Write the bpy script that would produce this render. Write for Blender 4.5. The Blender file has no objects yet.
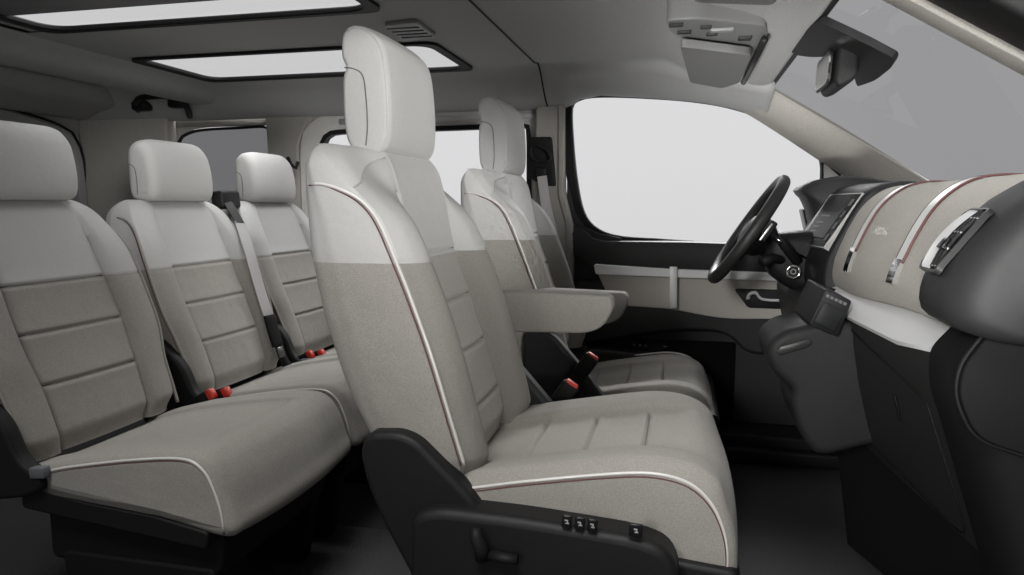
import bpy, math, random
import numpy as np
from mathutils import Vector, Matrix
random.seed(4)
S = bpy.context.scene
COL = S.collection

# ------------------------------------------------------------------ camera, world, lamps, exposure
F_PX = 714.0
YAW = math.atan(170 / F_PX)
PITCH = -math.atan(81.5 / F_PX)
CAM = np.array([0, -1.87, 1.30])
FW = np.array([-math.sin(YAW) * math.cos(PITCH), math.cos(YAW) * math.cos(PITCH), math.sin(PITCH)])
RT = np.array([math.cos(YAW), math.sin(YAW), 0.0])
UP = np.cross(RT, FW)
cd = bpy.data.cameras.new('camera')
cam = bpy.data.objects.new('camera', cd); COL.objects.link(cam)
cd.sensor_width = 36; cd.lens = F_PX / 1024 * 36; cd.clip_start = 0.02; cd.clip_end = 200
cam.matrix_world = Matrix(((RT[0], UP[0], -FW[0], CAM[0]), (RT[1], UP[1], -FW[1], CAM[1]),
                           (RT[2], UP[2], -FW[2], CAM[2]), (0, 0, 0, 1)))
S.camera = cam
S.view_settings.view_transform = 'Standard'; S.view_settings.look = 'None'
S.view_settings.exposure = 0; S.view_settings.gamma = 1

W = bpy.data.worlds.new('World'); S.world = W; W.use_nodes = True
nt = W.node_tree; nt.nodes.clear()
wo = nt.nodes.new('ShaderNodeOutputWorld'); bg = nt.nodes.new('ShaderNodeBackground')
tc = nt.nodes.new('ShaderNodeTexCoord'); sp = nt.nodes.new('ShaderNodeSeparateXYZ')
mr = nt.nodes.new('ShaderNodeMapRange'); cr = nt.nodes.new('ShaderNodeValToRGB')
nt.links.new(tc.outputs['Generated'], sp.inputs[0])
mr.inputs['From Min'].default_value = -0.35; mr.inputs['From Max'].default_value = 0.55
nt.links.new(sp.outputs['Y'], mr.inputs['Value'])
cr.color_ramp.interpolation = 'EASE'
cr.color_ramp.elements[0].color = (0.10, 0.10, 0.10, 1); cr.color_ramp.elements[0].position = 0.15
cr.color_ramp.elements[1].color = (0.76, 0.76, 0.77, 1); cr.color_ramp.elements[1].position = 1.0
mz = nt.nodes.new('ShaderNodeMapRange'); mz.inputs['From Min'].default_value = -0.16; mz.inputs['From Max'].default_value = 0.12
mz.inputs['To Min'].default_value = 0.80; mz.inputs['To Max'].default_value = 1.0
nt.links.new(sp.outputs['Z'], mz.inputs['Value'])
ml = nt.nodes.new('ShaderNodeMath'); ml.operation = 'MULTIPLY'
nt.links.new(mr.outputs[0], ml.inputs[0]); nt.links.new(mz.outputs[0], ml.inputs[1]); nt.links.new(ml.outputs[0], cr.inputs[0])
nt.links.new(cr.outputs[0], bg.inputs[0])
bg.inputs['Strength'].default_value = 1.0
nt.links.new(bg.outputs[0], wo.inputs[0])


def lamp(name, loc, target, size, power, col=(1, 1, 1), spread=180):
    d = bpy.data.lights.new(name, 'AREA'); d.shape = 'RECTANGLE'
    d.size, d.size_y = size; d.energy = power; d.color = col; d.spread = math.radians(spread)
    o = bpy.data.objects.new(name, d); COL.objects.link(o); o.location = loc
    o.rotation_euler = (Vector(target) - Vector(loc)).to_track_quat('-Z', 'Y').to_euler()
    return o


lamp('key_softbox', (-0.2, -2.95, 4.35), (0.0, -0.5, 0.72), (1.8, 1.4), 9.6, (1, 0.985, 0.965), 44)
lamp('side_softbox', (-0.9, -4.0, 2.1), (0.78, 0.0, 1.2), (1.0, 0.9), 5.3, (1, 0.99, 0.975), 29)
lamp('front_softbox', (2.5, -3.5, 1.72), (-0.42, 0.2, 1.62), (1.6, 0.6), 7.8, (1, 0.99, 0.975), 20)
lamp('ceiling_bounce_fill', (-0.35, -2.7, 0.55), (0.34, 0.40, 1.75), (0.7, 0.4), 2.2, (1, 0.99, 0.98), 16)  # added fill in place of floor bounce, lifts the front ceiling
lamp('rear_roof_fill', (-0.6, -3.2, 0.9), (-1.75, 0.2, 1.72), (0.8, 0.5), .45, (1, 0.99, 0.98), 30)  # added fill that brightens the beam at the rear of the roof
lamp('roof_softbox', (-1.0, 0.2, 3.2), (-1.3, 0.1, 1.0), (3.2, 2.0), 150, (1, 1, 1))
lamp('driver_cushion_fill', (0.1, 2.7, 2.7), (-0.12, 0.40, 0.80), (1.2, 0.9), 9, (1, 1, 1), 50)  # added fill outside the far window, brightens the driver's cushion


# ------------------------------------------------------------------ helpers
def at(px, py, y):
    """world point seen at pixel (px, py) on the plane at depth y"""
    d = FW + RT * (px - 512) / F_PX + UP * (287.5 - py) / F_PX
    return CAM + d * (y - CAM[1]) / d[1]


def atx(px, py, y):
    p = at(px, py, y); return (p[0], p[2])


def atz(px, py, z):
    d = FW + RT * (px - 512) / F_PX + UP * (287.5 - py) / F_PX
    return CAM + d * (z - CAM[2]) / d[2]


def root(o):
    while o.parent: o = o.parent
    return o


def obj(name, verts, faces, mats, parent=None, idx=None, smooth=True, bevel=0, seg=2, sub=0, auto=None):
    v = np.array([tuple(p) for p in verts], float)
    if parent is not None: v = v - np.array(root(parent).location)
    me = bpy.data.meshes.new(name)
    me.from_pydata(v.tolist(), [], [list(f) for f in faces])
    if not isinstance(mats, (list, tuple)): mats = [mats]
    for m in mats: me.materials.append(m)
    if idx is not None:
        for p, i in zip(me.polygons, idx): p.material_index = int(i)
    import bmesh
    bm = bmesh.new(); bm.from_mesh(me)
    bmesh.ops.recalc_face_normals(bm, faces=bm.faces)
    bm.to_mesh(me); bm.free()
    if smooth:
        me.polygons.foreach_set('use_smooth', [True] * len(me.polygons))
        if auto is not None:
            me.set_sharp_from_angle(angle=math.radians(auto))
    o = bpy.data.objects.new(name, me); COL.objects.link(o)
    if parent is not None: o.parent = parent
    if bevel:
        b = o.modifiers.new('bevel', 'BEVEL'); b.width = bevel; b.segments = seg; b.limit_method = 'ANGLE'
        b.angle_limit = math.radians(35); b.harden_normals = False
    if sub:
        s = o.modifiers.new('sub', 'SUBSURF'); s.levels = sub; s.render_levels = sub
    return o


def thing(name, label, cat, loc, group=None):
    o = bpy.data.objects.new(name, None); COL.objects.link(o); o.location = loc
    o.empty_display_size = 0.1
    return tag(o, label, cat, group)


def tag(o, label=None, cat=None, group=None, kind=None):
    if label: o['label'] = label
    if cat: o['category'] = cat
    if group: o['group'] = group
    if kind: o['kind'] = kind
    return o


LAST = {}


def copy_tree(o, parent=None):
    c = o.copy(); COL.objects.link(c); LAST[o.name] = c
    if parent: c.parent = parent
    for ch in list(o.children): copy_tree(ch, c)
    return c


def curve(pts, n, closed=False):
    """Catmull-Rom through pts (any dimension), resampled evenly to n points"""
    P = np.array(pts, float)
    if closed: Q = np.vstack([P[-1], P, P[0], P[1]])
    else: Q = np.vstack([2 * P[0] - P[1], P, 2 * P[-1] - P[-2]])
    out = []
    for i in range(1, len(Q) - 2):
        p0, p1, p2, p3 = Q[i - 1], Q[i], Q[i + 1], Q[i + 2]
        for t in np.linspace(0, 1, 24, endpoint=False):
            out.append(0.5 * ((2 * p1) + (p2 - p0) * t + (2 * p0 - 5 * p1 + 4 * p2 - p3) * t * t + (3 * p1 - p0 - 3 * p2 + p3) * t ** 3))
    if not closed: out.append(P[-1])
    else: out.append(out[0])
    out = np.array(out)
    L = np.r_[0, np.cumsum(np.linalg.norm(np.diff(out, axis=0), axis=1))]
    s = np.linspace(0, L[-1], n, endpoint=not closed)
    return np.stack([np.interp(s, L, out[:, k]) for k in range(out.shape[1])], 1)


def resample(pts, n):
    P = np.array(pts, float); P = np.vstack([P, P[0]])
    L = np.r_[0, np.cumsum(np.linalg.norm(np.diff(P, axis=0), axis=1))]
    q = np.linspace(0, L[-1], n, endpoint=False)
    return np.stack([np.interp(q, L, P[:, k]) for k in (0, 1)], 1)


def rounded(pts, r, n=5):
    """closed 2D polygon with every corner rounded by r (r may be a list)"""
    out = []; N = len(pts)
    for i in range(N):
        p = np.array(pts[i], float); a = np.array(pts[i - 1], float); b = np.array(pts[(i + 1) % N], float)
        ri = r[i] if isinstance(r, (list, tuple)) else r
        da, db = np.linalg.norm(a - p), np.linalg.norm(b - p)
        k = min(ri, da * .48, db * .48)
        if k < 1e-4: out.append(p); continue
        s, e = p + (a - p) / da * k, p + (b - p) / db * k
        for t in np.linspace(0, 1, n): out.append((1 - t) ** 2 * s + 2 * t * (1 - t) * p + t * t * e)
    return np.array(out)


def rings(R, closed=True, cap=True):
    """faces of a loft through equally long rings"""
    m, n = len(R), len(R[0]); F = []
    for i in range(m - 1):
        for j in range(n if closed else n - 1):
            k = (j + 1) % n
            F.append((i * n + j, i * n + k, (i + 1) * n + k, (i + 1) * n + j))
    if cap and closed:
        F.append(tuple(range(n))[::-1]); F.append(tuple((m - 1) * n + j for j in range(n)))
    return [p for r in R for p in r], F


def tube(path, r, n=8, closed=False, flat=None):
    P = np.array(path, float); m = len(P); R = []
    T = np.gradient(P, axis=0) if not closed else (np.roll(P, -1, 0) - np.roll(P, 1, 0))
    T /= np.linalg.norm(T, axis=1)[:, None] + 1e-12
    u = np.cross(T[0], [0, 0, 1.0])
    if np.linalg.norm(u) < 1e-3: u = np.cross(T[0], [0, 1.0, 0])
    for i in range(m):
        u = u - T[i] * (u @ T[i]); u /= np.linalg.norm(u); v = np.cross(T[i], u)
        ri = r[i] if hasattr(r, '__len__') else r
        rr = (ri, ri) if flat is None else (ri, ri * flat)
        R.append([P[i] + u * rr[0] * math.cos(a) + v * rr[1] * math.sin(a) for a in np.linspace(0, 2 * math.pi, n, endpoint=False)])
    if closed: R.append(R[0])
    return rings(R, True, not closed)


def joinmesh(*parts):
    V, F = [], []
    for v, f in parts:
        k = len(V); V += [tuple(p) for p in v]; F += [tuple(i + k for i in q) for q in f]
    return V, F


def plate(outline, a, b, axis='y'):
    """outline in the plane across axis, from a to b along the axis"""
    def P(u, w, t):
        return (u, t, w) if axis == 'y' else ((t, u, w) if axis == 'x' else (u, w, t))
    R = [[P(u, w, a) for u, w in outline], [P(u, w, b) for u, w in outline]]
    return rings(R)


def ringplate(outer, inner, a, b, axis='y'):
    """frame between two outlines of the same number of points"""
    def P(u, w, t):
        return (u, t, w) if axis == 'y' else ((t, u, w) if axis == 'x' else (u, w, t))
    R = [[P(u, w, a) for u, w in outer], [P(u, w, b) for u, w in outer],
         [P(u, w, b) for u, w in inner], [P(u, w, a) for u, w in inner], [P(u, w, a) for u, w in outer]]
    return rings(R, True, False)


def box(x0, x1, y0, y1, z0, z1):
    return plate([(x0, z0), (x1, z0), (x1, z1), (x0, z1)], y0, y1)


def obox(c, ux, uy, uz, sx, sy, sz):
    """box at c along three unit axes"""
    c, ux, uy, uz = [np.array(k, float) for k in (c, ux, uy, uz)]
    V = [c + ux * sx * i + uy * sy * j + uz * sz * k for i in (-.5, .5) for j in (-.5, .5) for k in (-.5, .5)]
    return V, [(0, 1, 3, 2), (4, 6, 7, 5), (0, 4, 5, 1), (2, 3, 7, 6), (0, 2, 6, 4), (1, 5, 7, 3)]


def offset2(pts, d):
    """closed outline moved outward by d"""
    P = np.array(pts, float); T = np.roll(P, -1, 0) - np.roll(P, 1, 0)
    T /= np.linalg.norm(T, axis=1)[:, None] + 1e-12
    N = np.stack([T[:, 1], -T[:, 0]], 1)
    area = 0.5 * np.sum(P[:, 0] * np.roll(P[:, 1], -1) - np.roll(P[:, 0], -1) * P[:, 1])
    if area < 0: N = -N
    return P + N * (d[:, None] if hasattr(d, '__len__') else d), N


def pillow(outline, w0, w1, r, ns=40, disp=None, yfun=None, rn=7):
    """an outline in x-z swept across y from w0 to w1 with edges rounded by r; disp(x, z, nx, nz, w) pushes along the outline normal"""
    ws, ins = [], []
    for t in np.linspace(0, math.pi / 2, rn): ws.append(w0 + r * (1 - math.cos(t))); ins.append(r * (1 - math.sin(t)))
    for w in np.linspace(w0 + r, w1 - r, ns)[1:-1]: ws.append(w); ins.append(0)
    for t in np.linspace(math.pi / 2, 0, rn): ws.append(w1 - r * (1 - math.cos(t))); ins.append(r * (1 - math.sin(t)))
    P0 = np.array(outline, float); _, N = offset2(P0, 0)
    R = []
    for w, d in zip(ws, ins):
        dd = -np.full(len(P0), d)
        if disp is not None: dd = dd + disp(P0[:, 0], P0[:, 1], N[:, 0], N[:, 1], w)
        Q = P0 + N * dd[:, None]
        R.append([(q[0], w, q[1]) for q in Q])
    return rings(R)


def smooth(a, b, x):
    t = np.clip((x - a) / (b - a), 0, 1); return t * t * (3 - 2 * t)


def gauss(x, s): return np.exp(-(x / s) ** 2)


# ------------------------------------------------------------------ materials
def mat(name, col, rough=0.6, metal=0.0, var=0.0, vscale=60.0, bump=0.0, bscale=300.0, spec=0.5, coat=0.0, lump=0.0, sheen=0.0):
    m = bpy.data.materials.new(name); m.use_nodes = True
    t = m.node_tree; p = t.nodes['Principled BSDF']
    p.inputs['Base Color'].default_value = (*col, 1); p.inputs['Roughness'].default_value = rough
    p.inputs['Metallic'].default_value = metal; p.inputs['Specular IOR Level'].default_value = spec
    p.inputs['Coat Weight'].default_value = coat
    if sheen: p.inputs['Sheen Weight'].default_value = sheen
    c = t.nodes.new('ShaderNodeTexCoord')
    if var:
        n = t.nodes.new('ShaderNodeTexNoise'); n.inputs['Scale'].default_value = vscale; n.inputs['Detail'].default_value = 6
        n.inputs['Roughness'].default_value = 0.7
        t.links.new(c.outputs['Object'], n.inputs['Vector'])
        r = t.nodes.new('ShaderNodeValToRGB')
        r.color_ramp.elements[0].position = 0.3; r.color_ramp.elements[1].position = 0.7
        r.color_ramp.elements[0].color = (*[k * (1 - var) for k in col], 1)
        r.color_ramp.elements[1].color = (*[min(1, k * (1 + var)) for k in col], 1)
        t.links.new(n.outputs['Fac'], r.inputs[0]); t.links.new(r.outputs[0], p.inputs['Base Color'])
    if bump:
        n = t.nodes.new('ShaderNodeTexNoise'); n.inputs['Scale'].default_value = bscale; n.inputs['Detail'].default_value = 3
        t.links.new(c.outputs['Object'], n.inputs['Vector'])
        b = t.nodes.new('ShaderNodeBump'); b.inputs['Strength'].default_value = bump; b.inputs['Distance'].default_value = 0.002
        t.links.new(n.outputs['Fac'], b.inputs['Height']); t.links.new(b.outputs[0], p.inputs['Normal'])
        if lump:
            n2 = t.nodes.new('ShaderNodeTexNoise'); n2.inputs['Scale'].default_value = 16; n2.inputs['Detail'].default_value = 2
            t.links.new(c.outputs['Object'], n2.inputs['Vector'])
            b2_ = t.nodes.new('ShaderNodeBump'); b2_.inputs['Strength'].default_value = lump; b2_.inputs['Distance'].default_value = 0.02
            t.links.new(n2.outputs['Fac'], b2_.inputs['Height']); t.links.new(b2_.outputs[0], b.inputs['Normal'])
    return m


def glass(name, tint, refl=0.05):
    m = bpy.data.materials.new(name); m.use_nodes = True; t = m.node_tree; t.nodes.clear()
    o = t.nodes.new('ShaderNodeOutputMaterial'); mx = t.nodes.new('ShaderNodeMixShader')
    a = t.nodes.new('ShaderNodeBsdfTransparent'); a.inputs[0].default_value = (*tint, 1)
    g = t.nodes.new('ShaderNodeBsdfGlossy'); g.inputs['Roughness'].default_value = 0.02
    mx.inputs[0].default_value = refl
    t.links.new(a.outputs[0], mx.inputs[1]); t.links.new(g.outputs[0], mx.inputs[2]); t.links.new(mx.outputs[0], o.inputs[0])
    return m


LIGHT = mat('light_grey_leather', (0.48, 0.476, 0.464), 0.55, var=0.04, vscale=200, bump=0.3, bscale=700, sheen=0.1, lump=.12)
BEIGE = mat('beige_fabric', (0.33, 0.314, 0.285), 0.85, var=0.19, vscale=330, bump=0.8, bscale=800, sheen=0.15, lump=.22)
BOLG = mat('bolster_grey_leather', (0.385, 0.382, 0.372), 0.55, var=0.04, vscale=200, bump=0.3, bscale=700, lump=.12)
BOLB = mat('bolster_beige_and_arm_shade', (0.245, 0.233, 0.212), 0.85, var=0.15, vscale=330, bump=0.8, bscale=800, lump=.14)
RIB = mat('ribbed_grey_leather', (0.48, 0.476, 0.464), 0.5, var=0.04, vscale=200)
_t = RIB.node_tree; _p = _t.nodes['Principled BSDF']; _c = _t.nodes.new('ShaderNodeTexCoord')
_w = _t.nodes.new('ShaderNodeTexWave'); _w.bands_direction = 'Y'; _w.inputs['Scale'].default_value = 55; _w.inputs['Distortion'].default_value = .6
_w.inputs['Detail'].default_value = 1
_b = _t.nodes.new('ShaderNodeBump'); _b.inputs['Strength'].default_value = .35; _b.inputs['Distance'].default_value = .002
_t.links.new(_c.outputs['Object'], _w.inputs['Vector']); _t.links.new(_w.outputs['Fac'], _b.inputs['Height']); _t.links.new(_b.outputs[0], _p.inputs['Normal'])
SEAMG = mat('grey_seam_thread', (0.13, 0.125, 0.12), 0.8)
PIPE = mat('white_piping', (0.66, 0.64, 0.62), 0.25, coat=0.5)
REDP = mat('red_brown_stitching', (0.12, 0.05, 0.047), 0.6)
MATTE = mat('matte_dark_plastic', (0.010, 0.010, 0.0105), 0.75, spec=0.12, bump=0.15, bscale=1200)
DARK = mat('dark_plastic', (0.011, 0.011, 0.0115), 0.5, spec=0.3, bump=0.15, bscale=1200, var=0.1, vscale=30)
DASHP = mat('charcoal_dash_plastic', (0.024, 0.024, 0.0245), 0.55, spec=0.35, bump=0.2, bscale=1400, var=0.08, vscale=40)
BLACK = mat('black_rubber', (0.008, 0.008, 0.008), 0.6, spec=0.25)
GLOSS = mat('black_gloss', (0.008, 0.008, 0.009), 0.25, spec=0.35)
ROOF = mat('grey_headliner', (0.36, 0.36, 0.355), 0.95, var=0.10, vscale=260, bump=0.5, bscale=700)
TRIM = mat('beige_pillar_trim', (0.33, 0.315, 0.288), 0.88, var=0.16, vscale=330, bump=0.6, bscale=800)
DOORF = mat('beige_door_fabric', (0.50, 0.475, 0.435), 0.85, var=0.14, vscale=330, bump=0.5, bscale=800)
WRAP = mat('dash_fabric', (0.49, 0.468, 0.425), 0.8, var=0.22, vscale=360, bump=0.7, bscale=900)
SILVER = mat('brushed_silver', (0.72, 0.72, 0.71), 0.28, metal=0.9)
BANDM = mat('pale_band', (.80, .79, .77), .35, metal=.25)
SATIN = mat('satin_silver_trim', (0.78, 0.782, 0.785), 0.42, metal=0.12)
CHROME = mat('chrome', (0.85, 0.85, 0.85), 0.08, metal=1.0)
CARPET = mat('dark_carpet', (0.04, 0.04, 0.041), 0.95, var=0.3, vscale=250, bump=0.8, bscale=500)
RED = mat('red_plastic', (0.55, 0.035, 0.02), 0.4)
BELT = mat('grey_belt_webbing', (0.50, 0.49, 0.48), 0.7, bump=0.4, bscale=900)
BELTB = mat('dark_belt_webbing', (0.02, 0.02, 0.02), 0.7)
MARK = mat('white_print', (0.34, 0.34, 0.34), 0.5)
MARKG = mat('grey_print', (0.16, 0.16, 0.16), 0.4)
SCREEN = mat('screen_glass', (0.022, 0.023, 0.024), 0.35, spec=0.25)
G_CLEAR = glass('clear_glass', (0.97, 0.97, 0.97), 0.004)
G_WIND = glass('tinted_windscreen', (0.42, 0.42, 0.425), 0.04)
G_DARK = glass('privacy_glass', (0.46, 0.46, 0.465), 0.03)
G_ROOF = glass('roof_glass', (0.9, 0.9, 0.9), 0.03)

# ------------------------------------------------------------------ floor (setting)
fx = np.linspace(-2.9, 1.3, 60); fy = np.linspace(-0.95, 0.95, 30)
V = [(x, y, 0.40 + 0.10 * float(smooth(0.55, 0.95, x))) for x in fx for y in fy]
Fc = [(i * 30 + j, i * 30 + j + 1, (i + 1) * 30 + j + 1, (i + 1) * 30 + j) for i in range(59) for j in range(29)]
tag(obj('floor', V, Fc, CARPET), kind='structure')
fm = obj('floor_mat', *plate(rounded([(-1.02, -.66), (-.60, -.66), (-.60, -.12), (-1.02, -.12)], .07, 8), .4045, .413, 'z'), mat('mat_pile', (.055, .055, .056), .95, var=.3, vscale=220, bump=.8, bscale=420), bevel=.003)
tag(fm, 'dark grey floor mat behind the front passenger seat', 'floor mat')

# ------------------------------------------------------------------ seats
def backrest(name, parent, yc, xr, xp, xb, xi, hw, z0, z1, grooves, split, seamf=0.575, top_r=0.06, nw=112, nz=140, bol=False):
    """upholstered back; xr/xp/xb/xi are functions of z giving rear, side corner, bolster front and insert"""
    zs = list(np.linspace(z0, z1 - top_r, nz))
    zs += [z1 - top_r + top_r * math.sin(t) for t in np.linspace(0, math.pi / 2, 14)[1:]]
    R = []
    for z in zs:
        H = hw(z); a, p, b, c = xr(z), xp(z), xb(z), xi(z)
        sh = 0.0
        if z > z1 - top_r:
            sh = top_r * (1 - math.sqrt(max(0, 1 - ((z - (z1 - top_r)) / top_r) ** 2)))
        H = H - sh * 0.9; a += sh * 0.75; p -= sh * 0.75; b -= sh * 0.75; c -= sh * 0.75
        lo = 0.02 * (1 - float(smooth(z0, z0 + .05, z)))
        H -= lo * .6; p -= lo; b -= lo; c -= lo
        us = np.linspace(-1, 1, nw)
        w = H * us; au = np.abs(us)
        knots_u = [0, 0.3, 0.50, seamf, 0.66, 0.78, 0.90, 0.965, 1.0]
        knots_x = [c + .004, c + .003, c + .001, c, c + (b - c) * .72, b, b - (b - p) * .28, b - (b - p) * .72, p]
        uu = np.linspace(0, 1, 200)
        C = curve(np.stack([knots_u, knots_x], 1), 260)
        xf = np.interp(au, C[:, 0], C[:, 1])
        ins = 1 - smooth(seamf - .02, seamf + .01, au)
        g = np.zeros(nw)
        for zg in grooves: g += gauss(z - zg, .0040) * .0085 - gauss(z - zg, .022) * .003
        fade = 1 if z < z1 - .09 else 0
        xf = xf - gauss(z - split, .0032) * .0035 * (1 - ins)
        xf = xf - ins * g - gauss((au - seamf) * H, .0042) * .008 * (0.3 + 0.7 * fade)
        front = [(xf[k], w[k]) for k in range(nw)]
        side = [(p - (p - a) * t, 1.0 + 0.012 * math.sin(math.pi * t)) for t in np.linspace(.03, .72, 9)]
        cor = [(a + (p - a) * .28 * (1 - math.sin(t)), 1 - .13 * (1 - math.cos(t))) for t in np.linspace(.1, math.pi / 2, 7)]
        back = [(a, q) for q in np.linspace(.82, -.82, 14)]
        ring = front + [(x, q * H) for x, q in side + cor + back] + [(x, -q * H) for x, q in (side + cor)[::-1]]
        R.append([(x, yc + q, z) for x, q in ring])
    v, f = rings(R)
    idx = [1 if np.mean([v[i][2] for i in q]) < split else 0 for q in f]
    if bol:
        n = len(R[0]); u = np.abs(np.linspace(-1, 1, nw))
        for k in range(len(f) - 2):
            j = k % n
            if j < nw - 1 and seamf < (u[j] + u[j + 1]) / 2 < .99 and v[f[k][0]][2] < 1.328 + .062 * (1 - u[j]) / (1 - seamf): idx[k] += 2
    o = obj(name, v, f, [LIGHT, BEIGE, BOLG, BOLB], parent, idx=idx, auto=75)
    if bol:       # the sewn joint between shoulder yoke and bolster
        us = np.linspace(-1, 1, nw)
        for s in (-1, 1):
            line = []
            for t in np.linspace(seamf + .01, .985, 26):
                z = 1.330 + .062 * (1 - t) / (1 - seamf); i = int(np.argmin([abs(q - z) for q in zs])); i = min(max(i, 1), len(zs) - 2)
                i0 = i if zs[i] <= z else i - 1; fz = (z - zs[i0]) / (zs[i0 + 1] - zs[i0])
                P = [np.array([np.interp(s * t, us, [R[q][k][0] for k in range(nw)]), yc + np.interp(s * t, us, [R[q][k][1] - yc for k in range(nw)]), zs[q]]) for q in (i0, i0 + 1)]
                line.append(P[0] * (1 - fz) + P[1] * fz + np.array([.0006, 0, .0004]))
            obj('seam', *tube(line, .0022, 6), BOLG, o)
    return o


def I(pairs):
    a = sorted(pairs); X = np.array([k[0] for k in a]); Y = np.array([k[1] for k in a])
    def fn(z): return float(np.interp(z, X, Y))
    # smooth the piecewise-linear table a little
    def gn(z): return sum(fn(z + d) for d in (-.03, -.015, 0, .015, .03)) / 5
    return gn


def stitch_lines(parent, yc, xi, hw, grooves, seamf):
    for zg in grooves:
        H = hw(zg) * (seamf - .03)
        obj('seam', *tube([(xi(zg) + .0035 - .0085 + .0008, yc + w, zg) for w in np.linspace(-H, H, 12)], .0013, 6), SEAMG, parent)


# ---- front seat (built at the near side, outer side towards -y), copied and mirrored for the driver
YF = -0.45
fs = thing('car_seat', 'front passenger seat nearest the camera, with black power switches on its side', 'car seat', (-0.2, YF, 0.40), 'front seats')
xr = I([(1.45, -.668), (1.40, -.674), (1.31, -.676), (1.21, -.669), (1.09, -.645), (.96, -.602), (.868, -.555), (.78, -.51)])
xp = I([(1.45, -.635), (1.40, -.628), (1.34, -.593), (1.311, -.548), (1.275, -.522), (1.187, -.487), (1.117, -.460), (1.028, -.428), (.921, -.396), (.847, -.373), (.78, -.355)])
xb = I([(1.45, -.60), (1.40, -.595), (1.365, -.585), (1.34, -.557), (1.302, -.500), (1.255, -.468), (1.148, -.424), (1.076, -.398), (1.0, -.376), (.858, -.340), (.78, -.325)])
xi = I([(1.45, -.556), (1.40, -.550), (1.334, -.528), (1.201, -.503), (1.13, -.478), (.985, -.429), (.878, -.398), (.78, -.37)])
hwf = I([(1.45, .236), (1.36, .240), (1.2, .243), (1.0, .244), (.78, .240)])
fs_back = backrest('backrest', fs, YF, xr, xp, xb, xi, hwf, .80, 1.415, (1.206, 1.105, 1.002, .893), 1.20, top_r=.05, bol=True)
stitch_lines(fs_back, YF, xi, hwf, (1.206, 1.105, 1.002, .893), .575)
# piping up both sides of the backrest
pipe_xz = curve([(-.650, 1.339), (-.63, 1.339), (-.597, 1.330), (-.555, 1.309), (-.522, 1.271), (-.484, 1.187), (-.456, 1.117), (-.424, 1.028), (-.392, .921), (-.368, .840)], 70)
for s in (1, -1):
    path = [(x, YF - s * (hwf(z) * 1.004 + .0005), z) for x, z in pipe_xz]
    pp = obj('piping', *tube(path, .0030, 8), PIPE, fs)
    obj('stitching', *tube([(x - .0065, y - s * .0003, z - .002) for x, y, z in path], .0014, 6), REDP, pp)
# head restraint
hr_out = curve([(-.628, 1.634), (-.605, 1.638), (-.575, 1.620), (-.556, 1.590), (-.548, 1.525), (-.547, 1.450), (-.556, 1.412), (-.580, 1.398),
                (-.612, 1.400), (-.634, 1.425), (-.641, 1.47), (-.641, 1.54), (-.634, 1.562), (-.642, 1.585), (-.640, 1.62)], 120, True)


def hr_disp(x, z, nx, nz, w):
    c = 1 - min(1, abs(w - YF) / .133) ** 4
    return 0.008 * c * np.clip(nx, 0, 1) + .004 * c * np.clip(nz, 0, 1)


hv, hf = pillow(hr_out, YF - .133, YF + .133, .010, 40, hr_disp)
hi = [1 if np.mean([hv[k][0] for k in q]) > -.585 and abs(np.mean([hv[k][1] for k in q]) - YF) < .118 and 1.42 < np.mean([hv[k][2] for k in q]) < 1.60 else 0 for q in hf]
head = obj('headrest', hv, hf, [LIGHT, RIB], fs, idx=hi, auto=70)
for s in (1, -1):
    yy = YF - s * .1335
    seam = curve([(-.634, 1.562), (-.615, 1.559), (-.597, 1.545), (-.591, 1.50), (-.590, 1.45), (-.594, 1.415)], 30)
    obj('seam', *tube([(x, yy, z) for x, z in seam], .0013, 6), SEAMG, head)
    edge = offset2(hr_out, -.003)[0]
    sel = [(x, YF - s * .130, z) for x, z in edge if x > -.628 and z > 1.402]
    obj('edge_piping', *tube(sel, .0030, 6), LIGHT, head)
for s in (-.06, .06):
    obj('headrest_post', *tube([(-.60, YF + s, 1.38), (-.597, YF + s, 1.42)], .006, 8), CHROME, fs)
# cushion
cu_out = curve([(-.45, .80), (-.40, .806), (-.349, .812), (-.266, .829), (-.126, .855), (-.042, .866), (.02, .858), (.062, .832), (.088, .79), (.100, .74), (.102, .69), (.09, .66),
                (.05, .645), (-.1, .64), (-.3, .645), (-.44, .66), (-.465, .73)], 380, True)


def cu_disp(x, z, nx, nz, w):
    d = abs(w - YF); top = smooth(.35, .8, nz)
    ins = 1 - smooth(.128, .150, d)
    out = -top * ins * .016 * (1 - smooth(-.02, .05, x))
    for gx in (-.290, -.176, -.060):
        out = out - top * ins * (gauss(x - gx, .0042) * .011 - gauss(x - gx, .02) * .002)
    out = out - top * gauss(d - .143, .005) * .008 * (1 - smooth(.0, .05, x))
    out = out + .012 * (1 - (d / .245) ** 2) * np.clip(nx, 0, 1)
    out = out + .012 * smooth(.1, .2, d) * top * (1 - smooth(.215, .245, d))
    return out


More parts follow.
